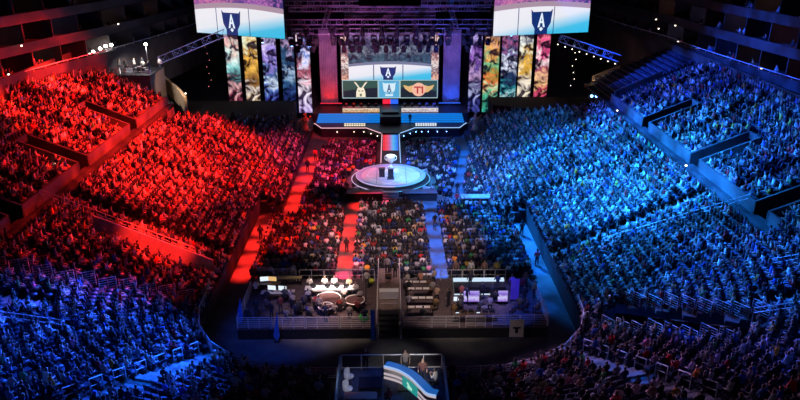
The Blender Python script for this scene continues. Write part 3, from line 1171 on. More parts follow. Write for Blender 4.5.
# fence stepping up between the red stand and its corner
a = Vector((-15.7, 49.5)); b = Vector((-28.4, 44.2))
N = 10
for i in range(N):
    p = a + (b - a) * i / N; q = a + (b - a) * (i + .88) / N
    s = side_s(*((p + q) / 2))
    z = z_at(s)
    guard_rail((p.x, p.y, z), (q.x, q.y, z), 'barred fence panel below the red stand, %s step up from the floor' % ORD[i], 1.15, 5, 0.025, 2, 'stepped fence under the red stand')
# two fences along the open vomitory on the blue side
for line, off in (('upper', 1.8), ('lower', -1.8)):
    p0 = Vector((16.2, 46.6)) + tn / 1.62 * off; p1 = Vector((22.6, 37.4)) + tn / 1.62 * off
    N = 9
    for i in range(N):
        p = p0 + (p1 - p0) * i / N; q = p0 + (p1 - p0) * (i + .9) / N
        z = z_at(side_s(*((p + q) / 2)))
        guard_rail((p.x, p.y, z), (q.x, q.y, z), 'barred fence panel, %s side of the dark blue-side tunnel, %s step from the floor' % ('stage' if off > 0 else 'camera', ORD[i]), 1.1, 5, 0.025, 2, 'stepped fences along the tunnel')
# inverted-U handrails down the lit corner stairs
for sgn, sd in ((-1, 'red'), (1, 'blue')):
    for k in range(7):
        for e in (-1,):
            s = 0.6 + k * 1.9
            d = Vector((sgn * math.cos(AN), -math.sin(AN))); n = Vector((-d.y, d.x)) * 0.85 * (1 if sgn > 0 else -1)
            p = Vector((sgn * 12.55, 42.5)) + d * s + n; q = p + d * 1.0
            guard_rail((p.x, p.y, z_at(side_s(p.x, p.y))), (q.x, q.y, z_at(side_s(q.x, q.y))), 'white hoop handrail on the corner stairs, %s step up on the %s side' % (ORD[k], sd), 0.95, 1, 0.035, 1, 'hoop handrails on the corner stairs', M_white, 'handrail')
# long thin rails across the stands
rails = [((-17.2, 55.9), (-29.7, 55.9), 'thin sloping rail rising up the red stand beside its lit stairs', 6),
         ((18.6, 56.0), (29.8, 53.8), 'thin sloping rail climbing the blue stand to the cross aisle', 6),
         ((26.6, 44.0), (33.0, 41.2), 'pale double rail high in the blue corner by the stairs', 3),
         ((22.9, 38.4), (28.5, 35.6), 'pale double rail beyond the end of the dark tunnel', 3),
         ((-21.0, 39.0), (-25.5, 37.0), 'pale double rail across the dim blue corner seats', 2)]
for (a, b, lab, n) in rails:
    t = thing('handrail', lab, 'handrail', (a[0], a[1], z_at(side_s(*a))))
    A = Vector((a[0], a[1], zs(side_s(*a)))); B = Vector((b[0], b[1], zs(side_s(*b))))
    A0 = t.location.copy()
    mb = MB(); pm = MB()
    for hh in (0.75, 1.1):
        mb.tube(A - A0 + Vector((0, 0, hh)), B - A0 + Vector((0, 0, hh)), 0.035, 5)
    mb.build('rail', M_rail, t)
    for i in range(n * 2 + 1):
        q = A + (B - A) * i / (n * 2)
        MB().tube((q - A0) - Vector((0, 0, .2)), q - A0 + Vector((0, 0, 1.1)), 0.03, 4).build('post', M_rail, t)

# ------------------------------------------------------------------ stage
st = thing('stage', 'wide black stage with chevron front edge and glowing white outline below the big screen', 'stage', (0, 98, 0))
front = [(-12.0, 107.0), (-11.6, 106.4), (-10.6, 104.2), (-3.7, 104.2), (-1.45, 101.2), (1.45, 101.2), (3.7, 104.2), (10.6, 104.2), (11.6, 106.4), (12.0, 107.0)]
outl = front + [(12.0, 109.0), (-12.0, 109.0)]
loc = lambda ps: [(x, y - 98) for x, y in ps]
MB().slab(loc(outl), 0, 1.5).build('lower_deck', M_stage, st)
fl_ = [(x, y - 98 - .03, 1.47) for x, y in front]
MB().path(fl_[:5], 0.06, 5).build('edge_light', E_lineR, st)
MB().path(fl_[5:], 0.06, 5).build('edge_light', E_lineB, st)
MB().slab(loc([(-12.4, 109.2), (12.4, 109.2), (12.4, 117), (-12.4, 117)]), 0, 2.5).build('upper_deck', M_stage, st)
for sgn in (-1, 1):
    mb = MB()
    for k in range(5):
        y0 = 107.0 + k * 0.42 - 98
        a, b = sorted((sgn * 1.7, sgn * (11.6 - 0.05 * k)))
        mb.box(a, b, y0, y0 + 0.44, 1.5, 1.5 + (k + 1) * 0.2, 0)
        mb.box(a, b, y0 - 0.02, y0, 1.5 + k * 0.2, 1.5 + k * .2 + 0.06, 1)
    mb.build('led_steps', [E_led, E_led2], st)
MB().box(-1.65, 1.65, 8.6, 10.4, 1.5, 2.6).box(-1.3, 1.3, 10.4, 12.0, 2.5, 2.9).build('centre_block', M_metal, st)
mb = MB()
for sgn, mi in ((-1, 0), (1, 1)):
    a, b = sorted((0, sgn * 1.3))
    mb.box(a, b, 17.2, 17.3, 2.6, 3.35, mi)
mb.build('centre_glow_panel', [E_red, E_blue], st)
# small round lamps under the front edge
for i, (x, y) in enumerate([(-8.2, 104.1), (-5.6, 104.1), (-4.1, 104.1), (-3.0, 103.1), (-2.0, 101.8), (2.0, 101.8), (3.0, 103.1), (3.9, 104.0), (4.8, 104.1), (5.8, 104.1), (7.2, 104.1), (8.6, 104.1)]):
    MB().lathe([(0, 0.07), (.05, .05), (.07, 0), (.05, -.05), (0, -.07)], 8, (x, y - 98 - 0.10, 0.9)).build('footlight', E_small if i < 5 else E_bluebulb, st)

# runway to the round platform
rw = thing('runway', 'narrow runway of lit red and blue steps joining stage and round platform', 'runway', (0, 92, 0))
MB().box(-1.3, 1.3, -4.6, 9.2, 0, 1.3).build('deck', M_stage, rw)
for sgn, e in ((-1, E_lineR), (1, E_lineB)):
    MB().box(*sorted((sgn * 1.24, sgn * 1.34)), -4.6, 9.2, 1.3, 1.38).build('edge_light', e, rw)
mb = MB()
cols = 8
rm = [glow('runway_led_%d' % i, c, 0.95) for i, c in enumerate([(1, .02, .04), (1, .06, .1), (.9, .1, .2), (.6, .15, .45), (.3, .35, .8), (.1, .5, 1), (.05, .35, 1), (.03, .2, 1)])]
for k in range(12):
    y0 = 1.0 + k * 0.66
    for c in range(cols):
        x0 = -1.1 + c * 2.2 / cols
        mb.box(x0, x0 + 2.2 / cols, y0, y0 + 0.46, 1.3, 1.34, c)
mb.build('led_steps', rm, rw)

# round platform
pf = thing('round_platform', 'round white platform ringed with light in front of the stage runway', 'platform', (0, 83, 0))
MB().lathe([(0, 0), (4.9, 0), (4.9, .75), (4.3, .75), (4.3, 1.15), (0, 1.15)], 56).build('base', M_stage, pf, False)
MB().lathe([(0, 1.16), (3.7, 1.16), (3.7, 1.19), (0, 1.19)], 56).build('floor_disc', M_plat, pf)
MB().lathe([(3.75, 1.16), (4.3, 1.16), (4.3, 1.2), (3.75, 1.2), (3.75, 1.16)], 56).build('glass_ring', mat('platform_ring', (.35, .42, .6), .2), pf)
ring_m = [glow('lilac_edge_light', (.85, .65, 1.0), .9), glow('cyan_edge_light', (.15, .6, 1.0), 1.0)]
for rr, z in ((4.9, .76), (4.32, 1.17), (2.9, 1.2)):
    mb = MB()
    n = 56
    for i in range(n):
        a, b = 2 * math.pi * i / n, 2 * math.pi * (i + 1) / n
        mb.tube((rr * math.cos(a), rr * math.sin(a), z), (rr * math.cos(b), rr * math.sin(b), z), 0.05 if rr > 3 else .025, 4, 0 if math.cos(a) < 0.1 else 1)
    mb.build('ring_light', ring_m, pf)
for x in (-1.75, 1.9):
    MB().box(x - .03, x + .03, -3.1, 3.1, 1.19, 1.2).build('floor_seam', M_metal, pf)
for sx in (-1, 1):
    for sy in (-1, 1):
        t = MB()
        a = (sx * 3.6, sy * 2.6); b = (sx * (6.2 if sy > 0 else 5.6), sy * (5.2 if sy > 0 else 4.0))
        q = strip(a, b, 0.35)
        t.slab(q, 0, 0.72)
        t.build('wing_beam', M_curtain, pf)
# dark counters in front of the platform
for x0, x1, y0, lab in ((-5.2, -1.0, 77.6, 'dark counter in front of the round platform on the red side'), (1.4, 5.4, 77.6, 'dark counter in front of the round platform on the blue side')):
    t = thing('counter', lab, 'counter', ((x0 + x1) / 2, y0, 0))
    hw = (x1 - x0) / 2
    MB().box(-hw, hw, -.6, .6, 0, .95).build('body', M_cloth, t)
    MB().box(-hw - .05, hw + .05, -.7, .7, .95, 1.0).build('top', mat('counter_top', (.12, .10, .11), .4), t)
t = thing('platform_stairs', 'dark metal stairs climbing to the front of the round platform', 'stairs', (0, 77.2, 0))
for k in range(4):
    MB().box(-.95, .95, -.9 + k * .42, .9, k * .2, (k + 1) * .2).build('step', M_curtain if k % 2 == 0 else M_alu, t)
# trophy on its pedestal
pd = thing('pedestal', 'dark square pedestal carrying the trophy on the round platform', 'pedestal', (0, 81.6, 1.2))
MB().box(-.45, .45, -.45, .45, 0, .12).box(-.34, .34, -.34, .34, .12, 1.35).build('column', M_metal, pd, bevel=.02)
MB().box(-.42, .42, -.42, .42, 1.35, 1.43).build('cap', M_alu, pd)
M_silver = mat('bright_silver', (.85, .93, .86), .3, metal=0.35)
tr = thing('trophy', 'gleaming silver champion cup on the pedestal of the round platform', 'trophy', (0, 81.6, 2.63))
tr.scale = (.72, .72, .92)
MB().lathe([(0, 0), (.48, 0), (.48, .12), (.3, .2), (.12, .35), (.12, .55), (.3, .7), (.55, .95), (.72, 1.3), (.8, 1.7), (.72, 1.72), (.6, 1.35), (0, 1.0)], 18).build('cup', M_silver, tr, True)
for s in (-1, 1):
    MB().path([(s * .62, 0, 1.0), (s * .95, 0, 1.15), (s * 1.02, 0, 1.5), (s * .8, 0, 1.68)], .06, 6).build('handle', M_silver, tr)
MB().lathe([(0, 0), (.06, .1), (.12, .35), (0, .6)], 8, (0, 0, 1.25)).build('finial', M_silver, tr)
t = thing('pedestal', 'small dark lectern box beside the trophy pedestal', 'pedestal', (-1.1, 82.4, 1.2))
MB().box(-.35, .35, -.3, .3, 0, 1.0).build('column', M_metal, t)
MB().box(-.42, .42, -.36, .36, 1.0, 1.06).build('cap', M_metal, t)

# team desks with five players each
for sgn, sd in ((-1, 'red'), (1, 'blue')):
    cx = sgn * 4.7
    t = thing('team_desk', 'long competition desk with patterned lit front on the %s half of the stage' % sd, 'desk', (cx, 109.7, 2.5))
    MB().box(-2.95, 2.95, -.05, .75, 0, .78).build('body', M_metal, t)
    MB().box(-3.0, 3.0, -.12, .8, .78, .84).build('top', mat('desk_top', (.3, .28, .28), .4), t)
    MB().box(-2.95, 2.95, -.10, -.05, .06, .74).build('front_panel', ramp_mat('desk_front_' + sd, [(.5, .2, .05), (1, .75, .45), (.35, .12, .04), (1, .85, .65), (.6, .4, .3)] if sgn < 0 else [(.4, .3, .35), (.9, .85, .9), (.3, .2, .2), (1, .9, .8), (.6, .6, .7)], 2, 1.6, 3.0, .9), t)
    for k in range(5):
        x = cx - 2.4 + k * 1.2
        m_ = thing('monitor', 'player screen, %s from stage centre, %s team desk' % (ordn(k + 1 if sgn > 0 else 5 - k), sd), 'monitor', (x, 109.95, 3.34), 0, 'player screens on the team desks')
        MB().box(-.27, .27, -.02, .02, .1, .42).box(-.03, .03, -.01, .01, 0, .1).box(-.12, .12, -.08, .08, 0, .015).build('housing', M_dark, m_)
        MB().box(-.25, .25, .02, .025, .12, .40).build('display', E_mon, m_)
        ch = thing('gaming_chair', 'high-backed gaming chair, %s from stage centre, %s team desk' % (ordn(k + 1 if sgn > 0 else 5 - k), sd), 'chair', (x, 111.0, 2.5), 0, 'gaming chairs at the team desks')
        MB().box(-.25, .25, -.25, .25, .40, .45).build('seat', M_cloth, ch)
        MB().box(-.24, .24, .24, .32, .45, 1.2).build('backrest', M_bluefab if sgn > 0 else mat('red_fabric', (.4, .03, .04), .8), ch)
        MB().tube((0, 0, 0), (0, 0, .4), .04).box(-.28, .28, -.03, .03, 0, .05).box(-.03, .03, -.28, .28, 0, .05).build('base', M_metal, ch)
        person('clap', (x, 110.95, 2.5), R(180), 'seated player in a %s jersey, %s from stage centre, %s team desk' % ('black' if sgn < 0 else 'white', ordn(k + 1 if sgn > 0 else 5 - k), sd), (.06, .03, .03) if sgn < 0 else (.7, .68, .68), 1.0, 'players at the team desks')
    # low row of lit monitors in front of the steps
    t = thing('caster_bench', 'low bench of lit white panels on the %s half of the lower stage' % sd, 'bench', (sgn * 5.5, 105.3, 1.5))
    MB().box(-1.7, 1.7, -.3, .3, 0, .35).build('body', M_metal, t)
    mb = MB()
    for k in range(9):
        mb.box(-1.65 + k * .37, -1.35 + k * .37, -.32, -.3, .05, .3)
        mb.box(-1.65 + k * .37, -1.35 + k * .37, -.25, .2, .35, .37)
    mb.build('lit_panel', E_cream if sgn < 0 else E_whiteled, t)
# stage hand standing on the steps
person('stand', (3.05, 106.3, 1.5), R(20), 'person in dark clothes standing on the blue stage steps', (.03, .03, .04))
# drapes flanking the screen
for x0, x1, sd, lab in ((-11.7, -8.8, 'red', 'tall pleated grey drape hanging beside the screen, lit rose'), (8.8, 11.7, 'blue', 'tall pleated grey drape hanging beside the screen, lit blue')):
    mb = MB()
    n = 44
    pts = [(x0 + (x1 - x0) * i / n, 116.4 + .12 * math.sin(i * 1.45)) for i in range(n + 1)]
    mb.add([(x, y, z) for z in (2.5, 14.6) for x, y in pts] + [(x, y + .05, z) for z in (2.5, 14.6) for x, y in pts],
           [(i, i + 1, n + 2 + i, n + 1 + i) for i in range(n)] + [(2 * n + 2 + i + 1, 2 * n + 2 + i, 3 * n + 3 + i, 3 * n + 4 + i) for i in range(n)])
    o = mb.build('drape', M_curtain, None, True)
    tag(o, lab, 'drape')
# glowing floor boxes at both stage corners
for sgn, e, sd in ((-1, E_red, 'red'), (1, E_blue, 'blue')):
    t = thing('light_trough', '%s glowing light trough behind the stage corner' % sd, 'light', (sgn * 9.9, 115.0, 2.5))
    MB().box(-1.9, 1.9, -.25, .25, 0, .25).build('housing', M_metal, t)
    MB().box(-1.8, 1.8, -.2, .2, .25, .3).build('lens', e, t)
spot('trough_uplight', (-10, 114.2, 3.0), (-10.2, 116.3, 6), RED, .5, 120, size=.5)
spot('trough_uplight', (10, 114.2, 3.0), (10.2, 116.3, 6), DEEP, .6, 120, size=.5)

# ------------------------------------------------------------------ main screen
SX0, SX1, SZ0, SZ1 = -8.1, 8.0, 3.35, 14.2
ms = thing('video_wall', 'huge central video wall above the stage showing crowd, blue band and three emblems', 'screen', (0, 116, 0))
MB().box(SX0 - .15, SX1 + .15, 0.02, .6, SZ0 - .15, SZ1 + .15).build('frame', M_dark, ms)


def quad(mb, x0, x1, z0, z1, y, mi=0):
    return mb.panel([(x0, z0), (x1, z0), (x1, z1), (x0, z1)], y, .01, mi)


quad(MB(), SX0 + 1.2, SX1 - 1.2, 9.3, SZ1, 0).build('crowd_picture', ramp_mat('screen_crowd', [(.05, .12, .16), (.02, .06, .09), (.20, .26, .30), (.03, .05, .08), (.10, .10, .20), (.25, .18, .35)], 2, .9, .8, .9, 1.5, figure=1.1), ms)
for sgn in (-1, 1):
    a, b = (SX0, SX0 + 1.2) if sgn < 0 else (SX1 - 1.2, SX1)
    quad(MB(), a, b, 6.5, SZ1, 0).build('edge_picture', ramp_mat('screen_edge_%d' % sgn, [(.9, .5, .35), (.1, .04, .05), (.9, .8, .75), (.3, .08, .05), (.1, .15, .25), (.95, .7, .55), (.2, .06, .06)], 2, .8, 1.4, 1.0, 2), ms)
# arched grey band over the bright band
mb = MB()
n = 16
xa, xb = SX0 + 1.2, SX1 - 1.2
pts = [(xa + (xb - xa) * i / n, 9.15 + .42 * math.sin(math.pi * i / n)) for i in range(n + 1)]
mb.panel([(xa, 8.8)] + [(xb, 8.8)] + [(x, z) for x, z in reversed(pts)], -.012, .01)
mb.build('grey_band', glow('grey_band_led', (.17, .20, .30), 1.0), ms)
mb = MB()
pts = [(xa + (xb - xa) * i / n, 8.7 + .38 * math.sin(math.pi * i / n)) for i in range(n + 1)]
mb.panel([(xa, 6.5), (xb, 6.5)] + [(x, z) for x, z in reversed(pts)], -.024, .01)


def sky_mat(name, flip=False):
    """broadcast graphic: white at one side, turning cyan toward the lower far side."""
    m = bpy.data.materials.new(name); m.use_nodes = True
    nt = m.node_tree; b = nt.nodes['Principled BSDF']
    b.inputs['Base Color'].default_value = (.02, .02, .02, 1)
    tc = nt.nodes.new('ShaderNodeTexCoord'); sp = nt.nodes.new('ShaderNodeSeparateXYZ')
    nt.links.new(tc.outputs['Generated'], sp.inputs[0])
    a = nt.nodes.new('ShaderNodeMath'); a.operation = 'MULTIPLY_ADD'; a.inputs[1].default_value = 0.55; a.inputs[2].default_value = 0.42
    nt.links.new(sp.outputs[0], a.inputs[0])
    s = nt.nodes.new('ShaderNodeMath'); s.operation = 'MULTIPLY_ADD'; s.inputs[1].default_value = -0.75
    nt.links.new(sp.outputs[2], s.inputs[0]); nt.links.new(a.outputs[0], s.inputs[2])
    r = nt.nodes.new('ShaderNodeValToRGB')
    els = r.color_ramp.elements
    els[0].position = 0; els[0].color = (.86, .84, .90, 1)
    els[1].position = .98; els[1].color = (.02, .50, .80, 1)
    e = els.new(.32); e.color = (.80, .82, .88, 1)
    e = els.new(.52); e.color = (.35, .66, .85, 1)
    e = els.new(.68); e.color = (.06, .52, .78, 1)
    nt.links.new(s.outputs[0], r.inputs[0]); nt.links.new(r.outputs[0], b.inputs['Emission Color'])
    b.inputs['Emission Strength'].default_value = 1.0
    return m


E_sky = sky_mat('broadcast_band')
mb.build('bright_band', E_sky, ms)
for x in (-2.75, 2.1):
    quad(MB(), x - .07, x + .07, 6.5, 9.0, -.036).build('band_seam', E_navy, ms)


def shield(name, parent, cx, z0, w_, h_, y, navy=None, light=None, t=.012):
    """cup shaped emblem: winged shield with a pale letter-like figure."""
    navy = navy or E_navy; light = light or E_whiteled
    P_ = lambda pts: [(cx + a * w_, z0 + b * h_) for a, b in pts]
    mb = MB()
    mb.panel(P_([(-.30, 0), (.30, 0), (.30, .22), (.44, .45), (.50, 1.0), (.40, .90), (-.40, .90), (-.50, 1.0), (-.44, .45), (-.30, .22)]), y, t)
    o = mb.build(name, navy, parent)
    mb = MB()
    y2 = y - t - .002
    mb.panel(P_([(-.16, .30), (-.09, .30), (0, .80), (.09, .30), (.16, .30), (.05, .88), (-.05, .88)][0:0] + [(-.17, .28), (-.08, .28), (.02, .78), (-.02, .86)]), y2, t)
    mb.panel(P_([(.17, .28), (.02, .86), (-.02, .78), (.08, .28)]), y2, t)
    mb.panel(P_([(-.09, .45), (.09, .45), (.06, .53), (-.06, .53)]), y2, t)
    mb.panel(P_([(0, .12), (.09, .21), (0, .30), (-.09, .21)]), y2, t)
    mb.build('letter_figure', light, o)
    return o


shield('cup_emblem', ms, -.35, 6.5, 2.7, 2.3, -.05)
# the three boxes along the foot of the wall
boxes = [(-8.0, -2.05, E_greendark, 'dark_box'), (-1.95, 1.55, E_skyb, 'blue_box'), (1.65, 7.9, E_greendark, 'dark_box')]
for a, b, m_, nm in boxes:
    quad(MB(), a, b, 3.45, 6.4, -.03).build(nm, m_, ms)
mb = MB()
mb.panel([(-8.0, 4.6)] + [(-8 + 5.95 * i / 10, 5.0 + .35 * math.sin(math.pi * i / 20)) for i in range(11)][0:0] + [(-8.0, 3.45), (-2.05, 3.45), (-2.05, 5.2), (-5, 5.0)], -.042, .01)
mb.panel([(1.65, 3.45), (7.9, 3.45), (7.9, 4.6), (4.9, 5.0), (1.65, 5.2)], -.042, .01)
mb.build('dark_swoosh', glow('black_green_led', (.012, .02, .03), 1), ms)
mb = MB()
for a, b, m_, nm in boxes:
    for (x0, x1, z0, z1) in ((a, b, 3.4, 3.5), (a, b, 6.38, 6.48), (a - .03, a + .06, 3.4, 6.45), (b - .06, b + .03, 3.4, 6.45)):
        quad(mb, x0, x1, z0, z1, -.055)
mb.build('box_outline', glow('outline_led', (.55, .8, .85), .9), ms)
# pale long-eared emblem
mb = MB()
for s in (-1, 1):
    mb.panel([(-4.95 + s * .15, 5.2), (-4.95 + s * .45, 5.25), (-4.95 + s * 1.15, 6.2), (-4.95 + s * .75, 6.05)][::s], -.065, .012)
mb.panel([(-5.75, 3.6), (-4.15, 3.6), (-4.2, 4.5), (-4.45, 5.2), (-5.45, 5.2), (-5.7, 4.5)], -.065, .012)
o = mb.build('eared_emblem', E_cream, ms)
mb = MB()
for s in (-1, 1):
    mb.panel([(-4.95 + s * .12, 4.5), (-4.95 + s * .42, 4.62), (-4.95 + s * .40, 4.8), (-4.95 + s * .1, 4.65)][::s], -.08, .01)
mb.panel([(-5.1, 3.75), (-4.8, 3.75), (-4.75, 4.15), (-5.15, 4.15)], -.08, .01)
mb.build('emblem_detail', glow('olive_led', (.12, .15, .08), 1), o)
# emblem in the middle box
o = shield('shield_emblem', ms, -.2, 3.75, 2.2, 2.4, -.065, glow('ice_led', (.65, .85, .95), 1), E_navy)
mb = MB()
for z in (4.35, 4.1):
    quad(mb, -1.2, .8, z, z + .14, -.1)
mb.build('emblem_bar', E_skyb, o)
# winged disc emblem with the characters T1
mb = MB()
for s in (-1, 1):
    c = 4.75
    mb.panel([(c + s * .6, 4.3), (c + s * 1.5, 4.4), (c + s * 2.3, 5.0), (c + s * 2.6, 5.65), (c + s * 1.7, 5.4), (c + s * .9, 5.6)][::s], -.065, .012)
o = mb.build('winged_emblem', E_gold, ms)
mb = MB()
mb.panel([(4.75 + 1.15 * math.cos(2 * math.pi * i / 24), 4.85 + 1.15 * math.sin(2 * math.pi * i / 24)) for i in range(24)], -.08, .012)
mb.build('disc', glow('peach_led', (.95, .52, .38), .95), o)
mb = MB()
quad(mb, 3.95, 5.15, 5.15, 5.38, -.095); quad(mb, 4.42, 4.68, 4.2, 5.15, -.095)
quad(mb, 5.25, 5.5, 4.2, 5.38, -.095); mb.panel([(5.02, 4.98), (5.25, 5.1), (5.25, 5.38)], -.095, .01)
mb.build('letters', glow('crimson_led', (.5, .03, .03), 1), o)

# ------------------------------------------------------------------ ten tall LED banners
BAN = [((-27.0, -24.8), [(.12, .01, .04), (.35, .06, .12), (.9, .5, .5), (.03, .05, .08), (.25, .65, .65), (.7, .85, .8), (.9, .6, .5), (.8, .45, .5)], 'rose, teal and white'),
       ((-24.1, -21.8), [(.85, .6, .35), (.95, .75, .45), (.9, .8, .7), (.25, .12, .04), (.5, .25, .05), (.9, .5, .08), (.5, .25, .06), (.9, .85, .5), (.8, .9, .7)], 'gold and cream'),
       ((-21.0, -18.7), [(.06, .06, .45), (.05, .05, .35), (.1, .2, .6), (.65, .8, .95), (.04, .1, .3), (.25, .2, .6), (.4, .3, .8), (.8, .7, 1), (.3, .25, .6)], 'violet and pale blue'),
       ((-17.9, -15.8), [(.01, .02, .10), (.015, .03, .16), (.02, .05, .2), (.03, .12, .25), (.35, .5, .7), (.02, .06, .16), (.03, .10, .2), (.5, .35, .6), (.01, .02, .06)], 'dark navy'),
       ((-15.4, -13.2), [(.5, .35, .8), (.75, .65, .95), (.95, .85, 1), (.95, .9, 1), (.85, .35, .45), (.3, .04, .08), (.8, .75, .95), (.2, .35, .8), (.2, .05, .15), (.9, .8, .9)], 'white, crimson and lilac'),
       ((13.1, 15.1), [(.03, .04, .2), (.06, .07, .35), (.5, .55, .85), (.06, .04, .15), (.55, .35, .6), (.06, .03, .2), (.3, .12, .5), (.5, .4, .8), (.03, .03, .12)], 'indigo and lilac'),
       ((15.5, 18.0), [(.03, .35, .25), (.10, .6, .35), (.6, .75, .4), (.85, .2, .05), (.35, .3, .06), (.15, .5, .25), (.9, .45, .1), (.75, .35, .15), (.8, .5, .4)], 'green and orange'),
       ((18.4, 21.0), [(.02, .35, .35), (.5, .8, .8), (.02, .25, .3), (.015, .04, .10), (.02, .04, .12), (.75, .8, .95), (.10, .12, .3), (.4, .1, .25), (.5, .2, .35)], 'dark teal and white'),
       ((21.3, 23.5), [(.95, .8, .5), (.95, .9, .7), (.95, .85, .6), (1, .9, .75), (.95, .8, .55), (.85, .5, .08), (.6, .3, .03), (.8, .75, .5), (.85, .9, .8), (.2, .2, .3)], 'cream and gold'),
       ((24.1, 26.3), [(.10, .02, .2), (.8, .1, .2), (.6, .04, .12), (.95, .6, .25), (.9, .5, .3), (.3, .02, .08), (1, .8, .8), (.8, .05, .25), (.9, .2, .3), (.2, .01, .05)], 'magenta, red and orange')]
for i, ((a, b), cs, word) in enumerate(BAN):
    t = thing('led_banner', 'tall %s LED banner, %s from the screen, %s side' % (word, ordn(5 - i if i < 5 else i - 4), 'red' if i < 5 else 'blue'), 'banner', ((a + b) / 2, 116, .9), 0, 'tall LED banners beside the stage')
    hw = (b - a) / 2
    MB().box(-hw - .05, hw + .05, .02, .4, 0, 13.4).build('frame', M_dark, t)
    quad(MB(), -hw, hw, .05, 13.3, 0).build('picture', ramp_mat('banner_%d' % i, cs, 2, .8, .38 + .06 * (i % 3), .95, 1.6, detail=3, figure=.42 + .06 * (i % 4)), t)

# ------------------------------------------------------------------ hanging screens
for (ax, ay, bx, by, sd, zb, zt) in ((-26.49, 98.3, -13.57, 92.0, 'red', 16.7, 20.6), (13.33, 92.0, 26.65, 95.7, 'blue', 17.0, 20.9)):
    t = thing('hanging_screen', 'big white and cyan video screen hanging above the %s banners' % sd, 'screen', (ax, ay, 0), math.atan2(by - ay, bx - ax), 'hanging video screens')
    L = math.hypot(bx - ax, by - ay)
    MB().box(-.05, L + .05, .02, .3, zb - .05, zt + 3.6).build('frame', M_dark, t)
    n = 16
    arc = lambda x, h: h + .45 * math.sin(math.pi * x / L)
    mb = MB()
    mb.panel([(0, zb), (L, zb)] + [(L * i / n, arc(L * i / n, zt - .8)) for i in range(n, -1, -1)], 0, .01)
    mb.build('bright_band', E_sky, t)
    mb = MB()
    mb.panel([(L * i / n, arc(L * i / n, zt - .8)) for i in range(n + 1)] + [(L * i / n, arc(L * i / n, zt - .15)) for i in range(n, -1, -1)], 0, .01)
    mb.build('grey_band', glow('mauve_band_led', (.40, .28, .36), 1), t)
    mb = MB()
    mb.panel([(L * i / n, arc(L * i / n, zt - .15)) for i in range(n + 1)] + [(L, zt + 3.5), (0, zt + 3.5)], 0, .01)
    mb.build('crowd_picture', ramp_mat('hanging_top_' + sd, [(.35, .1, .4), (.8, .25, .5), (.10, .05, .3), (.6, .2, .6), (.05, .04, .2)], 0, 1.2, 1.2, .8), t)
    for f in (.25, .62):
        quad(MB(), f * L - .05, f * L + .05, zb, arc(f * L, zt - .8), -.012).build('band_seam', E_navy, t)
    shield('cup_emblem', t, L * (.42 if sd == 'red' else .49), zb, 3.1, 3.2, -.02)
    for f in (.15, .85):
        MB().tube((f * L, .35, zt + 3.5), (f * L, .35, 30), .04).build('cable', M_metal, t)

# ------------------------------------------------------------------ trusses and hanging lamps


def truss(a, b, label, wd=.6, h=.6, m=None, group=None, bay=.9, r=.045):
    a = Vector(a); b = Vector(b); d = (b - a)
    L = d.length; d = d / L
    side = d.cross(Vector((0, 0, 1))).normalized() * wd / 2
    up = side.cross(d).normalized() * h / 2
    if up.z < 0: up = -up
    t = thing('lighting_truss', label, 'truss', a, 0, group)
    mb = MB()
    cs = [side + up, side - up, -side - up, -side + up]
    for c in cs:
        mb.tube(c, d * L + c, r, 5)
    mb.build('chord', m or M_alu, t)
    mb = MB()
    n = max(2, int(L / bay))
    for i in range(n):
        p = d * L * i / n; q = d * L * (i + 1) / n
        for j in range(4):
            c0, c1 = cs[j], cs[(j + 1) % 4]
            mb.tube(p + c0, (q if i % 2 == 0 else p) + c1 + (0 * d if i % 2 == 0 else (q - p) * 0), r * .6, 4)
            mb.tube(p + c0, p + c1, r * .6, 4)
    mb.build('lattice', m or M_alu, t)
    return t


truss((-15.8, 105, 15.9), (15.8, 105, 15.9), 'long horizontal truss directly above the big screen', .8, .8)
truss((-15.0, 103.5, 17.4), (15.0, 103.5, 17.4), 'horizontal truss one tier above the screen truss', .7, .7)
truss((-13.0, 108, 18.8), (13.0, 108, 18.8), 'horizontal truss two tiers above the screen truss', .7, .7)
truss((-15.5, 111, 18.4), (15.5, 111, 18.4), 'topmost horizontal truss above the stage behind the others', 1.0, .6)
truss((-15.5, 104.0, 20.0), (-4.5, 104.0, 20.0), 'short high truss over the red half of the stage', .6, .6)
truss((4.5, 104.0, 20.0), (15.5, 104.0, 20.0), 'short high truss over the blue half of the stage', .6, .6)
for x in (-9.5, 9.5):
    truss((x, 103, 16.8), (x, 112, 18.2), 'truss running front to back over the %s side drape' % ('red' if x < 0 else 'blue'), .6, .6)
mb = MB()
for k in range(9):
    mb.box(-7, 7, 109.5, 109.6, 17.2 + k * .22, 17.24 + k * .22)
o = mb.build('louvred_banner', M_curtain); tag(o, 'slatted horizontal header panel behind the middle trusses', 'panel')
M_blutruss = mat('pale_blue_truss', (.30, .34, .55), .5)
truss((-31.0, 95.0, 13.5), (-21.9, 95.0, 17.1), 'slanting ladder-like truss rising to the red side hanging screen', .7, .9, M_blutruss, None, 1.0, .05)
truss((22.8, 95.0, 16.3), (31.0, 95.0, 13.6), 'slanting ladder-like truss falling away from the blue side hanging screen', .7, .9, M_blutruss, None, 1.0, .05)
spot('truss_lamp', (-24, 88, 12), (-26, 95, 15.5), (.5, .55, 1), 1.6, 90)
spot('truss_lamp', (25, 88, 12), (27, 95, 15), (.5, .55, 1), .8, 90)

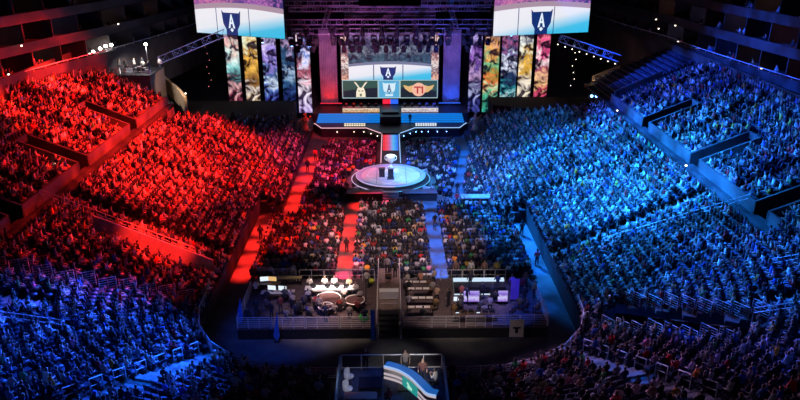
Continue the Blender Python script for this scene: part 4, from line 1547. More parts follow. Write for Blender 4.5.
hb = thing('moving_head_lamp', 'x', 'stage lamp', (0, 0, 0), 0, 'moving head lamps under the stage trusses')
MB().box(-.26, .26, -.2, .2, -.25, 0).build('base', M_dark, hb)
yk = MB().box(-.36, -.28, -.08, .08, -.85, -.2).box(.28, .36, -.08, .08, -.85, -.2).box(-.36, .36, -.08, .08, -.28, -.2).build('yoke', M_dark, hb)
hd = MB().lathe([(0, .38), (.2, .32), (.27, 0), (.25, -.42), (0, -.42)], 12, (0, 0, -.8)).build('head', M_dark, hb, True)
MB().lathe([(0, -.43), (.2, -.43), (.2, -.425), (0, -.425)], 12, (0, 0, -.8)).build('lens', mat('lamp_glass', (.1, .1, .14), .1), hb)
hb.scale = (1.35, 1.35, 1.3)
first = True
hx = [-14.6, -13.3, -12.1, -11.0, -8.4, -7.2, -6.3, -5.0, -4.0, -2.4, -1.2, 0, 1.0, 2.5, 3.8, 5.1, 6.2, 7.4, 8.6, 11.0, 12.0, 13.3, 14.5]
for tier, (yy_, zz_, xs_) in enumerate(((105, 15.45, hx), (103.5, 17.0, hx[::2]), (104.4, 15.45 - .95, [-13.6, -11.4, -6.8, -5.6, -4.5, -2.0, -.6, .6, 2.0, 4.4, 5.6, 6.8, 11.5]))):
    for k, x in enumerate(xs_):
        lab = 'black moving head lamp, %s from the red end, %s' % (ordn(k + 1), ('hanging from the screen truss', 'on the truss one tier higher', 'in the lower row before the screen')[tier])
        if first:
            o = hb; o.location = (x, yy_, zz_); o['label'] = lab; first = False
        else:
            o = dup(hb, (x, yy_, zz_), random.uniform(0, 3), lab)
mb_drop = MB()
for x in [-13.6, -11.4, -6.8, -5.6, -4.5, -2.0, -.6, .6, 2.0, 4.4, 5.6, 6.8, 11.5]:
    o = MB().tube((x, 104.4, 14.4), (x, 104.8, 15.6), .05).build('drop_bar', M_metal)
    tag(o, 'short black bar holding a lamp below the screen truss, %s from the red end' % ordn(1 + [-13.6, -11.4, -6.8, -5.6, -4.5, -2.0, -.6, .6, 2.0, 4.4, 5.6, 6.8, 11.5].index(x)), 'bar', 'drop bars under the screen truss')
# lit blue lamps between the banners
for i, (x, z) in enumerate([(-20.6, 12.9), (-15.9, 12.3), (-13.0, 12.2), (19.6, 13.9)]):
    t = thing('beam_lamp', 'glowing blue lamp at the head of the banners, %s from the red end' % ordn(i + 1), 'stage lamp', (x, 114.8, z), 0, 'glowing lamps over the banners')
    MB().lathe([(0, 0), (.22, 0), (.25, .5), (0, .6)], 10).build('housing', M_metal, t)
    MB().lathe([(0, -.12), (.12, -.09), (.17, 0), (.0, .02)], 10).build('lens', E_bluebulb, t)
    MB().tube((0, 0, .5), (0, 0, 2.2), .04).build('pipe', M_metal, t)
truss((-27.2, 115.0, 14.6), (-12.5, 115.0, 14.6), 'horizontal truss over the red side banners', .5, .5)
truss((12.5, 115.0, 14.6), (27.2, 115.0, 14.6), 'horizontal truss over the blue side banners', .5, .5)
t = thing('floor_beam_lamp', 'pair of glaring blue lamps on the floor beyond the blue banners', 'stage lamp', (29.6, 100.2, 6.9), 0)
MB().box(-.7, .7, -.3, .3, 0, .5).build('housing', M_metal, t)
for x in (-.35, .35):
    MB().lathe([(0, -.2), (.16, -.12), (.2, 0), (.16, .12), (0, .2)], 10, (x, -.35, .4)).build('lens', E_bluebulb, t)
spot('floor_beam', (29.6, 99.4, 7.6), (26, 92, 5), DEEP, 16, 150, size=.3)

# ------------------------------------------------------------------ camera deck high on the red side
dk = thing('camera_deck', 'railed interview deck with bright lamps behind the red stand', 'platform', (-35.8, 96.2, 9.7))
MB().box(-5.5, 3.8, -3.0, 3.2, -2, 2.0).build('riser', mat('deck_skirt', (.20, .16, .17), .7), dk)
MB().box(-5.6, 3.9, -3.1, 3.3, 2.0, 2.12).build('deck', M_stage, dk)
mb = MB().path([(-5.5, -3, 2.1), (-5.5, -3, 3.1), (3.8, -3, 3.1), (3.8, -3, 2.1)], .035)
for k in range(1, 9):
    mb.tube((-5.5 + k * 9.3 / 9, -3, 2.1), (-5.5 + k * 9.3 / 9, -3, 3.1), .025, 4)
mb.tube((-5.5, -3, 2.6), (3.8, -3, 2.6), .025, 4)
mb.build('railing', M_rail, dk)
for (x, y, z, lab) in ((-39.5, 94.5, 14.7, 'white lamp head on a tall stand, outer end of the deck lamp row'), (-38.6, 94.7, 15.1, 'white lamp head second in the slanting deck lamp row'), (-37.9, 94.9, 15.4, 'white lamp head third in the slanting deck lamp row'),
                       (-37.2, 95.1, 15.5, 'white lamp head at the inner end of the slanting deck lamp row'), (-32.6, 95.0, 15.6, 'single glaring white lamp on a stand above the deck')):
    t = thing('work_lamp', lab, 'lamp', (x, y, 11.82))
    MB().tube((0, 0, 0), (0, 0, z - 11.9), .04).build('stand', M_metal, t)
    MB().lathe([(0, -.22), (.17, -.15), (.24, 0), (.17, .15), (0, .22)], 10, (0, 0, z - 11.82)).build('lamp_head', E_bulb, t)
spot('deck_lamp', (-32.6, 94.7, 15.3), (-33.5, 96, 11.2), WHITE, 1.8, 120, size=.2)
spot('deck_lamp', (-37.9, 94.5, 15.1), (-37.0, 96.0, 11.2), WHITE, 1.5, 120, size=.2)
for k in range(9):
    x = -36.9 + k * .85
    person(random.choice(('stand', 'stand', 'clap' if False else 'stand')), (x - (3.5 if k < 2 else 1.5), 94.2 + random.random() * 3, 11.82), random.uniform(0, 6), 'standing person in %s clothes, %s from the outer end of the camera deck' % (('pale', 'dark')[k % 2], ordn(k + 1)), (.6, .55, .5) if k % 2 == 0 else (.05, .05, .06), 1.0, 'people on the camera deck')

for k, (x, y, z, sgn, lev) in enumerate(SU_SPOTS):
    if lev < 4 and k % 2 == 0 and 50 < y < 112:
        l = bpy.data.lights.new('suite_lamp', 'POINT'); l.energy = random.uniform(8, 50); l.color = random.choice([(1, .55, .4), (1, .7, .55), (.5, .5, 1), (1, .4, .5)]); l.shadow_soft_size = .15
        o = bpy.data.objects.new('suite_lamp', l); C.objects.link(o); o.location = (x + sgn * 1.6, y, z + 1.9)
for k in range(7):
    t = thing('equipment_case', 'pale equipment case on the camera deck, %s from its outer end' % ordn(k + 1), 'case', (-40.6 + k * 1.35, 94.2 + (k % 3) * .6, 11.82), random.random())
    MB().box(-.35, .35, -.25, .25, 0, .55 + .2 * (k % 2)).build('body', (M_white, M_alu, M_metal)[k % 3], t)
    MB().box(-.37, .37, -.27, .27, .55 + .2 * (k % 2), .6 + .2 * (k % 2)).build('lid', M_alu, t)
for k in range(9):
    f = k / 8
    t = thing('string_lamp', 'small white lamp strung under the blue side ladder truss, %s from the screen' % ordn(k + 1), 'lamp', (22.5 + 8 * f, 94.8, 15.5 - 2.6 * f))
    MB().lathe([(0, -.07), (.06, -.04), (.08, 0), (.06, .04), (0, .07)], 8).build('bulb', E_small, t)
    MB().tube((0, 0, .06), (0, 0, .55), .015, 4).build('wire', M_metal, t)
for sgn, sd in ((-1, 'red'), (1, 'blue')):
    for k in range(7):
        t = thing('string_lamp', 'tiny lamp on a hanging cable beyond the outer %s banner, %s from the top' % (sd, ordn(k + 1)), 'lamp', (sgn * 29.2 + .25 * (k % 3), 112, 12.6 - k * 1.05))
        MB().lathe([(0, -.06), (.05, -.03), (.06, 0), (.05, .03), (0, .06)], 8).build('bulb', glow('dim_rose_lamp', (1, .3, .35), 1.2) if sgn < 0 else E_small, t)
        MB().tube((0, 0, .05), (0, 0, 1.05), .015, 4).build('wire', M_metal, t)
# little house lamps in the dark
lamps = [(-31.3, 78.0, 9.2, 'by the far vomitory of the red stand'), (-31.5, 63.2, 9.4, 'by the middle vomitory of the red stand'), (31.3, 66.9, 9.4, 'by the middle vomitory of the blue stand'),
         (31.6, 80.9, 9.4, 'by the far vomitory of the blue stand'), (28.6, 64.0, 8.6, 'on the cross aisle wall of the blue stand'), (28.6, 86.0, 8.6, 'far along the cross aisle wall of the blue stand'),
         (43.0, 80.5, 14.9, 'at the near end of the blue suite rail'), (42.0, 96.5, 14.6, 'along the blue suite front'), (41.2, 101, 14.9, 'at the far end of the blue suite front'),
         (40.8, 108, 15.8, 'beyond the blue suites, lower of two'), (40.8, 109.5, 17.0, 'beyond the blue suites, upper of two'), (41.6, 103.8, 16.8, 'high in the blue suites'),
         (-41.5, 76.5, 15.2, 'on the red suite front'), (-38.1, 90.0, 15.2, 'on the red suite rail past the deck'), (-40.8, 79.0, 17.9, 'on the second red suite tier'), (-36.6, 97.0, 18.0, 'on the second red suite tier, far end'), (-29.3, 99.3, 8.0, 'at the beige portal on the red side'), (31.2, 103.5, 7.9, 'at the beige portal on the blue side')]
for (x, y, z, lab) in lamps:
    t = thing('wall_lamp', 'small warm wall lamp ' + lab, 'lamp', (x, y, z))
    MB().lathe([(0, -.1), (.09, -.06), (.12, 0), (.09, .06), (0, .1)], 8).build('bulb', E_small, t)
    MB().box(-.12, .12, -.05, .05, .09, .2).build('bracket', M_metal, t)

# ------------------------------------------------------------------ production pens on the floor
def pen(name, label, x0, x1, y0, y1, z):
    t = thing(name, label, 'platform', ((x0 + x1) / 2, y0, 0))
    h = (x1 - x0) / 2
    MB().box(-h, h, 0, y1 - y0, 0, z - .05).build('riser', M_cloth, t)
    MB().box(-h, h, 0, y1 - y0, z - .05, z).build('deck', mat('pen_carpet', (.10, .07, .08), .9, noise=.3), t)
    return t


DZ = .9
pen('production_riser', 'railed production riser with desks on the red side of the centre steps', -12.0, -1.25, 47.3, 55.6, DZ)
pen('production_riser', 'railed production riser with desks on the blue side of the centre steps', .85, 12.3, 47.3, 55.6, DZ)
cw = thing('centre_walkway', 'narrow raised camera walkway with steps between the two production risers', 'walkway', (-.2, 47.3, 0))
MB().box(-.95, .95, 2.6, 10.0, 0, 1.1).build('deck', mat('walkway_wood', (.22, .16, .14), .7, noise=.3), cw)
for k in range(5):
    MB().box(-.8, .8, k * .5, 2.6, k * .2, (k + 1) * .2).build('step', M_stage, cw)
for s in (-1, 1):
    MB().path([(s * .95, .0, 0), (s * .95, 0, 1.3), (s * .95, 2.6, 2.1), (s * .95, 10.0, 2.1), (s * .95, 10, 1.1)], .035).path([(s * .95, 2.6, 1.1), (s * .95, 2.6, 2.1)], .03).path([(s * .95, 6, 1.1), (s * .95, 6, 2.1)], .03).build('side_rail', M_rail, cw)
# fences round the pens
def fence_line(a, b, n, z, lab, grp, h=1.0, bars=4, posts=2):
    a = Vector((*a, z)); b = Vector((*b, z))
    for i in range(n):
        p = a + (b - a) * (i / n); q = a + (b - a) * ((i + .96) / n)
        guard_rail(p, q, lab % ordn(i + 1), h, bars, .028, posts, grp)


fence_line((-12, 47.4), (-1.3, 47.4), 4, DZ, 'barred fence panel along the camera edge of the red riser, %s from its outer end', 'fence along the red riser', 1.0, 5, 3)
fence_line((.95, 47.4), (5.4, 47.4), 2, DZ, 'barred fence panel along the camera edge of the blue riser, %s from the steps', 'fence along the blue riser', 1.0, 6, 2)
fence_line((5.8, 47.4), (7.4, 47.4), 1, DZ, 'short barred fence panel near the middle of the blue riser edge, %s gap', 'short fence on the blue riser', 1.0, 6, 2)
fence_line((7.9, 47.5), (12.3, 47.5), 2, DZ, 'barred fence panel at the outer part of the blue riser, %s past the pass-through', 'outer fence of the blue riser', 1.0, 4, 2)
fence_line((12.3, 47.6), (12.3, 52.6), 2, DZ, 'side fence panel on the blue riser, %s from the camera', 'side fence of the blue riser', 1.0, 4, 2)
fence_line((-12.0, 47.5), (-12.0, 53.5), 2, DZ, 'side fence panel on the red riser, %s from the camera', 'side fence of the red riser', 1.0, 4, 2)
fence_line((-8.1, 55.3), (-1.4, 55.3), 3, DZ, 'plain rail panel on the stage edge of the red riser, %s from its outer end', 'back rail of the red riser', 1.1, 1, 2)
fence_line((-10.4, 55.3), (-8.3, 55.3), 1, DZ, 'barred gate panel at the back of the red riser, %s one', 'back gate of the red riser', 1.2, 5, 1)
fence_line((4.4, 55.3), (10.2, 55.3), 3, DZ, 'plain rail panel on the stage edge of the blue riser, %s from the steps', 'back rail of the blue riser', 1.0, 1, 2)


def desk(loc, wd, dp, label, top=None, h=.75, front=False, name='work_desk', rz=0):
    t = thing(name, label, 'desk', loc, rz)
    MB().box(-wd / 2, wd / 2, -dp / 2, dp / 2, h - .04, h).build('top', top or M_wood, t)
    for sx in (-1, 1):
        for sy in (-1, 1):
            MB().tube((sx * (wd / 2 - .06), sy * (dp / 2 - .06), 0), (sx * (wd / 2 - .06), sy * (dp / 2 - .06), h - .04), .025, 5).build('leg', M_metal, t)
    if front:
        MB().box(-wd / 2, wd / 2, -dp / 2 - .02, -dp / 2, .1, h - .02).build('modesty_panel', top or M_wood, t)
    return t


def monitor(loc, rz, label, face=None, wd=.6, hh=.36, face_cam=True, grp=None):
    m_ = thing('monitor', label, 'monitor', loc, rz, grp)
    MB().box(-wd / 2 - .02, wd / 2 + .02, .0, .04, .10, .14 + hh).box(-.03, .03, .0, .02, 0, .12).box(-.14, .14, -.08, .1, 0, .015).build('housing', M_dark, m_)
    MB().add([(-wd / 2, -.006, .12), (wd / 2, -.006, .12), (wd / 2, -.006, .12 + hh), (-wd / 2, -.006, .12 + hh)], [(0, 1, 2, 3)]).build('display', face or E_mon, m_)
    return m_


# red riser: hosts' white desk with five people facing the camera
desk((-5.2, 52.6, DZ), 4.2, .75, 'long white host desk in the glare on the red riser', M_white, .78, False)
for k, (x, y, c, lab) in enumerate([(-7.0, 53.4, (.85, .82, .78), 'bright white shirt at the outer end of the host desk'), (-5.7, 53.5, (.85, .80, .76), 'white shirt second from the outer end of the host desk'),
                                    (-4.9, 53.5, (.9, .85, .8), 'white shirt at the middle of the host desk'), (-3.6, 53.3, (.85, .65, .35), 'pale gold shirt toward the inner end of the host desk'), (-3.0, 52.4, (.85, .8, .8), 'white shirt at the inner end of the host desk')]):
    person('clap', (x, y, DZ + .12), R(180 + random.uniform(-20, 20)), 'person seated in a ' + lab, c, 1.0)
    t = thing('stool', 'black stool, ' + lab.split('shirt ')[1].replace('at the', 'the').replace('toward the', 'toward') + ', under its sitter', 'stool', (x, y, DZ))
    MB().box(-.2, .2, -.2, .2, .5, .56).build('seat', M_cloth, t); MB().tube((0, 0, .03), (0, 0, .5), .04).build('column', M_metal, t); MB().lathe([(0, 0), (.22, 0), (.22, .03), (0, .03)], 12).build('base', M_metal, t)
for k, (x, w2) in enumerate([(-6.6, 0), (-5.4, 0), (-4.6, 0), (-3.8, 0)]):
    monitor((x, 52.6, DZ + .78), R(180), 'small screen on the white host desk, %s from its outer end' % ordn(k + 1), None, .42, .26)
# oval hoop tables and lamps in front of it
for k, (x, y, rx) in enumerate([(-5.2, 50.9, 1.05), (-3.0, 50.6, .8), (-5.3, 49.6, .62)]):
    t = thing('hoop_table', ['wide', 'angled', 'small'][k] + ' pale-rimmed round table on the red riser, %s from the host desk' % ordn(k + 1), 'table', (x, y, DZ))
    n = 20
    MB().lathe([(0, 0), (rx, 0), (rx, .03), (0, .03)], n, (0, 0, .7)).build('top', mat('table_top_dark', (.10, .05, .05), .4), t)
    mb = MB()
    mb.path([(rx * math.cos(2 * math.pi * i / n), rx * math.sin(2 * math.pi * i / n), .73) for i in range(n + 1)], .04, 5)
    mb.build('rim', M_white, t)
    MB().tube((0, 0, .03), (0, 0, .7), .05).build('column', M_metal, t)
    MB().lathe([(0, 0), (.32, 0), (.32, .03), (0, .03)], n).build('base', M_metal, t)
for k, (x, y, c, po) in enumerate([(-6.9, 51.4, (.8, .75, .75), 'seat'), (-6.2, 50.3, (.4, .05, .06), 'lean'), (-3.9, 51.5, (.7, .6, .55), 'lean'), (-2.6, 51.3, (.55, .5, .5), 'seat'), (-4.2, 49.9, (.3, .05, .05), 'seat'),
                                   (-7.4, 49.6, (.05, .05, .06), 'seat'), (-2.1, 53.9, (.75, .72, .7), 'stand'), (-8.0, 50.6, (.35, .3, .3), 'lean'), (-8.9, 51.6, (.06, .06, .08), 'lean'), (-6.6, 48.8, (.05, .05, .3), 'seat')]):
    st_ = po == 'stand'
    person(po, (x, y, DZ), random.uniform(-.6, .6), 'crew person, %s shirt, %s, %s counted among crew on the red riser' % ({0: 'pale', 1: 'dark red', 2: 'tan', 3: 'grey', 4: 'maroon', 5: 'black', 6: 'white', 7: 'grey-brown', 8: 'charcoal', 9: 'blue'}[k], 'standing' if st_ else 'seated', ordn(k + 1)), c)
    if not st_:
        ch = thing('folding_chair', 'black folding chair of the crew person in a %s shirt' % {0: 'pale', 1: 'dark red', 2: 'tan', 3: 'grey', 4: 'maroon', 5: 'black', 7: 'grey-brown', 8: 'charcoal', 9: 'blue'}[k], 'chair', (x, y, DZ))
        MB().box(-.21, .21, -.2, .2, .40, .44).build('seat', M_cloth, ch)
        MB().box(-.2, .2, -.25, -.21, .5, .85).build('backrest', M_cloth, ch)
        for sx in (-1, 1):
            MB().tube((sx * .19, -.23, .85), (sx * .19, .18, 0), .015, 4).tube((sx * .19, .15, .42), (sx * .19, -.25, 0), .015, 4).build('leg', M_metal, ch)
# desks and screens at its outer end
desk((-10.6, 53.6, DZ), 2.2, .7, 'work desk with screens at the outer back corner of the red riser')
desk((-9.5, 52.0, DZ), 2.8, .7, 'work desk with two bright screens on the outer half of the red riser', mat('desk_grey', (.5, .45, .44), .5))
for k, (x, y, f_) in enumerate([(-10.9, 53.7, E_mon), (-10.2, 53.7, E_gold), (-10.0, 52.1, E_mon), (-9.1, 52.0, E_whiteled)]):
    monitor((x, y, DZ + .75), random.uniform(-.3, .3), 'screen on the outer desks of the red riser, %s counted toward the centre' % ordn(k + 1), f_, .7, .42)
desk((-9.6, 54.6, DZ), 3.6, .5, 'narrow shelf desk holding lit strips behind the outer screens', mat('desk_yellow', (.5, .42, .2), .5))
for k, x in enumerate((-11.5, -10.3, -8.3)):
    person('lean', (x, 51.2 + (k == 0) * 1.6, DZ), 0.1, 'crew person bent over the outer red-side desks, %s from the edge' % ordn(k + 1), [(.7, .68, .75), (.03, .03, .04), (.3, .28, .3)][k])
t = thing('gear_bag', 'bright green bag on the riser close to the blue post', 'bag', (-2.2, 48.6, DZ))
MB().lathe([(0, 0), (.36, .02), (.42, .3), (.3, .52), (0, .55)], 14).build('body', M_green, t, True); MB().path([(-.2, 0, .5), (-.1, 0, .72), (.1, 0, .72), (.2, 0, .5)], .03).build('strap', M_dark, t)
t = thing('ball', 'yellow-green round cushion at the back rail of the red riser', 'cushion', (-1.8, 54.8, DZ + .0))
MB().lathe([(0, 0), (.25, .04), (.33, .22), (.25, .4), (0, .45)], 12).build('cover', mat('lime_cloth', (.7, .8, .05), .6), t, True)
t.name = 'round_cushion'
for (x, y, z1, lab) in ((-2.1, 50.8, 3.2, 'thin dark microphone stand at the inner side of the red riser'), (-7.9, 48.3, 3.0, 'thin stand near the camera-side fence of the red riser')):
    t = thing('tripod_stand', lab, 'stand', (x, y, DZ))
    MB().tube((0, 0, .5), (0, 0, z1 - DZ), .025).build('pole', M_metal, t)
    for k in range(3):
        a = k * 2.1
        MB().tube((0, 0, .6), (.4 * math.cos(a), .4 * math.sin(a), 0), .02, 4).build('leg', M_metal, t)
# blue posts and sail-like boards
for (x, y, lab) in ((-1.45, 47.1, 'tall blue upright board at the camera-side corner of the red riser'),):
    t = thing('upright_board', lab, 'board', (x, y, 0))
    MB().box(-.16, .16, -.04, .04, 0, 2.7).build('panel', M_bluefab, t)
    MB().box(-.2, .2, -.12, .12, 0, .06).build('foot', M_metal, t)
for (x, y, z, h_, lab) in ((-11.9, 48.2, DZ, 2.3, 'pointed blue sail board at the outer corner of the red riser'), (-8.9, 47.0, 0, 2.6, 'pointed blue sail board in front of the red riser fence')):
    t = thing('sail_board', lab, 'board', (x, y, z))
    MB().panel([(-.28, .5), (0, 0), (.22, .5), (.12, h_)], -.03, .06).build('panel', M_bluefab, t)
    MB().lathe([(0, 0), (.25, 0), (.25, .04), (0, .04)], 10).build('foot', M_metal, t)
# centre walkway furniture
t = thing('director_chair', 'wooden cross-legged director chair on the centre walkway', 'chair', (-.25, 54.2, 1.1))
M_tan = mat('tan_wood', (.5, .32, .2), .5)
MB().box(-.28, .28, -.22, .22, .62, .66).build('seat', M_cloth, t)
MB().box(-.28, .28, -.25, -.22, .9, 1.15).build('backrest', M_tan, t)
for s in (-1, 1):
    MB().tube((-.3 * s, -.25, 0), (.3 * s, -.25, .62), .03, 5).build('leg', M_tan, t)
    MB().tube((.3 * s, .25, 0), (-.3 * s, .25, .62), .03, 5).build('leg', M_tan, t)
    MB().tube((.28 * s, -.24, .6), (.28 * s, -.24, 1.18), .022, 5).build('post', M_tan, t)
desk((-.2, 51.8, 1.1), 1.6, .6, 'pale control desk across the centre walkway', M_white, .75, True)
person('stand', (-.35, 56.2, 1.1), 0, 'camera operator in grey standing at the stage end of the centre walkway', (.5, .45, .42))
person('stand', (.35, 55.4, 1.1), .3, 'camera operator in dark green beside the tripod on the centre walkway', (.08, .08, .05))
t = thing('video_camera', 'broadcast camera on a tripod at the stage end of the centre walkway', 'camera', (-.1, 56.6, 1.1))
MB().box(-.15, .15, -.4, .3, 1.35, 1.7).build('camera_body', M_metal, t)
MB().lathe([(0, .3), (.11, .3), (.13, .65), (0, .65)], 10).build('lens', M_metal, t)
t.children[-1].rotation_euler = (R(-90), 0, 0); t.children[-1].location = (0, 0, 1.52)
for k in range(3):
    a = k * 2.1 + .5
    MB().tube((0, 0, 1.35), (.5 * math.cos(a), .5 * math.sin(a), 0), .03, 5).build('leg', M_metal, t)
guard_rail((-.95, 50.2, 1.1), (.55, 50.2, 1.1), 'small rail across the head of the steps on the centre walkway', .8, 1, .03, 1)
# blue riser: four rows of desks with papers, rear desk, glowing screens
for k, (y, w_, x) in enumerate([(55.0, 1.3, 3.0), (53.6, 2.4, 2.3), (52.4, 2.2, 2.4), (50.8, 2.0, 2.5), (49.3, 2.2, 2.3)]):
    desk((x, y, DZ), w_, .55, 'narrow work desk on the blue riser beside the walkway, %s row from the stage' % ordn(k + 1))
    for j in range(3 if w_ > 1.5 else 2):
        o = MB().box(-.26, .26, -.17, .17, 0, .02).build('paper_sheet', M_white)
        o.location = (x - w_ / 2 + .4 + j * .62, y, DZ + .75)
        tag(o, 'white sheet on the blue-side work desk, %s row from the stage, %s from the walkway' % (ordn(k + 1), ordn(j + 1)), 'paper', 'white sheets on the blue-side work desks')
for k, (x, y, c, po) in enumerate([(1.5, 54.1, (.4, .35, .3), 'lean'), (2.6, 54.3, (.6, .3, .2), 'lean'), (3.7, 54.2, (.7, .5, .35), 'stand'), (1.5, 52.9, (.03, .03, .04), 'seat'), (3.5, 52.8, (.5, .45, .42), 'seat'), (1.6, 51.2, (.25, .2, .2), 'seat'),
                                   (3.8, 51.6, (.6, .4, .3), 'lean'), (1.4, 49.8, (.45, .4, .45), 'stand'), (3.6, 49.9, (.35, .22, .1), 'seat'), (2.5, 48.4, (.05, .05, .06), 'seat'), (4.7, 50.6, (.04, .04, .05), 'stand')]):
    person(po, (x, y, DZ), random.uniform(-.5, .5) + (0 if k % 2 else .3), 'crew person, %s, %s from the stage among those at the narrow blue-side desks' % ('standing' if po == 'stand' else 'seated', ordn(k + 1)), c)
for k, (x, c, w_) in enumerate([(5.75, (.35, .22, .18), 'brown'), (7.1, (.85, .82, .78), 'white'), (8.3, (.5, .3, .22), 'tan'), (9.4, (.75, .6, .12), 'yellow')]):
    person('stand', (x, 55.75, .0 + DZ), R(180), 'standing person in a %s top at the stage-side rail of the blue riser' % w_, c)
for k, (x, c, w_, rz_) in enumerate([(11.1, (.55, .03, .04), 'red', 0), (12.0, (.3, .26, .12), 'olive', 2), (10.3, (.25, .12, .5), 'purple', 0), (10.9, (.04, .04, .05), 'black', 0), (11.8, (.28, .24, .22), 'grey', .5)]):
    person('stand' if k < 3 else 'seat', (x, [52.6, 51.8, 52.9, 49.4, 49.2][k], DZ), rz_, 'person in a %s top on the outer part of the blue riser' % w_, c)
t = thing('projection_table', 'large glowing white table with dark corner on the blue riser', 'table', (7.55, 53.1, DZ))
MB().box(-2.2, 2.2, -.5, .9, .0, .7).build('body', M_metal, t)
MB().add([(-2.2, -.52, .1), (2.2, -.52, .1), (2.2, .9, .9), (-2.2, .9, .9), (-2.2, -.52, .0), (2.2, -.52, 0), (2.2, .95, .8), (-2.2, .95, .8)], [(0, 1, 2, 3), (0, 4, 5, 1), (2, 6, 7, 3), (1, 5, 6, 2), (0, 3, 7, 4)]).build('glowing_top', glow('pale_screen_glow', (.62, .80, .95), .95), t)
MB().box(-.9, .7, -.56, -.45, .15, .5).build('dark_console', M_dark, t)
for k, (x, w_, e) in enumerate([(6.6, 1.3, E_purple), (9.2, .8, E_purple)]):
    t = thing('screen_panel', 'purple glowing upright screen, %s, before the glowing white table' % ('wider one' if k == 0 else 'narrow one'), 'screen', (x, 50.9, DZ))
    MB().box(-w_ / 2 - .04, w_ / 2 + .04, 0, .06, .25, 1.35).box(-.05, .05, 0, .04, 0, .25).box(-.3, .3, -.15, .2, 0, .03).build('frame', M_dark, t)
    MB().box(-w_ / 2, w_ / 2, -.01, 0, .3, 1.3).build('display', ramp_mat('purple_display_%d' % k, [(.3, .15, .7), (.7, .65, 1), (.2, .1, .6), (.5, .4, .95)], 2, .8, 2.5, .9), t)
for k, (x, y, c) in enumerate([(5.9, 51.9, (.4, .1, .1)), (7.6, 51.7, (.03, .03, .04)), (8.4, 51.3, (.03, .03, .05)), (5.6, 49.6, (.1, .1, .12)), (7.2, 49.3, (.05, .05, .06)), (8.5, 52.0, (.02, .02, .05))]):
    person('stand' if k in (1, 2) else 'lean', (x, y, DZ), random.uniform(-.4, .4), 'crew person in %s near the purple screens, %s from the stage' % ('dark red' if k == 0 else 'dark clothes', ordn(k + 1)), c)
desk((5.4, 50.0, DZ), 1.0, .6, 'small desk with one bright screen beside the purple screens')
monitor((5.4, 50.0, DZ + .75), 0, 'bright screen on the small desk beside the purple screens', E_mon, .7, .4)
desk((6.6, 48.4, DZ), 3.6, .7, 'long dark desk covered with gear on the camera edge of the blue riser')
for k in range(6):
    t = thing('equipment_box', 'small black equipment box on the gear desk, %s from the walkway' % ordn(k + 1), 'box', (5.2 + k * .55, 48.4, DZ + .75), 0, 'equipment boxes on the gear desk')
    MB().box(-.2, .2, -.18, .18, 0, .16 + .05 * (k % 3)).build('case', M_metal, t)
    MB().box(-.14, .14, -.185, -.18, .04, .12).build('face', E_mon if k % 3 == 0 else M_alu, t)
t = thing('poster_stand', 'white sign board hung on the outer camera-side fence', 'sign', (9.7, 46.85, 0))
MB().box(-.55, .55, -.03, .03, .35, 1.9).build('board', mat('cream_board', (.75, .68, .6), .6), t)
MB().box(-.3, .3, -.045, -.03, 1.1, 1.25).box(-.12, .12, -.045, -.03, .7, 1.1).build('dark_print', M_dark, t)
for s in (-1, 1):
    MB().tube((s * .4, 0, 0), (s * .4, 0, .35), .03).build('leg', M_metal, t)
t = thing('purple_banner', 'narrow purple cloth banner standing beside the glowing white table', 'banner', (10.3, 51.6, DZ))
MB().box(-.35, .35, -.02, .02, .1, 2.0).build('cloth', mat('violet_cloth', (.35, .15, .75), .8), t); MB().box(-.4, .4, -.15, .15, 0, .1).build('foot', M_metal, t)

for k in range(16):
    x = -11.4 + k * .62; y = 48.3 + (k * 7 % 5) * .42
    person(random.choice(('lean', 'seat', 'stand')), (x, y, DZ), random.uniform(-.5, .5), 'crew person in dark clothes, %s from the outer end, camera side of the red riser' % ordn(k + 1), random.choice([(.03, .03, .04), (.12, .1, .1), (.3, .26, .26), (.2, .04, .05), (.02, .03, .08)]))
for k in range(12):
    x = 5.0 + k * .6; y = [49.0, 50.1, 51.2, 53.9][k * 5 % 4] - .25
    person(random.choice(('lean', 'seat', 'stand')), (x, y, DZ), random.uniform(-.5, .5), 'crew person in dark clothes, %s from the walkway, amid the blue riser' % ordn(k + 1), random.choice([(.03, .03, .04), (.12, .1, .12), (.3, .26, .3), (.2, .12, .05), (.02, .03, .08)]))
# long white-topped desk and console on the blue floor area by the platform
t = thing('mixing_console', 'pale blue-lit mixing desk on the floor beyond the blue seats', 'console', (10.4, 76.2, 0))
MB().box(-2.2, 2.2, -.6, .6, 0, .8).build('body', M_cloth, t); MB().box(-2.2, 2.2, -.65, .65, .8, .9).build('top', M_curtain, t)
person('stand', (7.6, 75.3, 0), 0, 'person in red standing beside the mixing desk', (.5, .03, .04))
# tripod easel on the red floor
t = thing('tripod_stand', 'tripod with a light-coloured head in the red floor aisle', 'stand', (-7.6, 73.9, 0))
MB().tube((0, 0, .5), (0, 0, 1.7), .04).box(-.2, .2, -.15, .15, 1.6, 1.9).build('pole', M_alu, t)
for k in range(3):
    MB().tube((0, 0, 1.3), (.55 * math.cos(k * 2.1), .55 * math.sin(k * 2.1), 0), .03, 4).build('leg', M_alu, t)
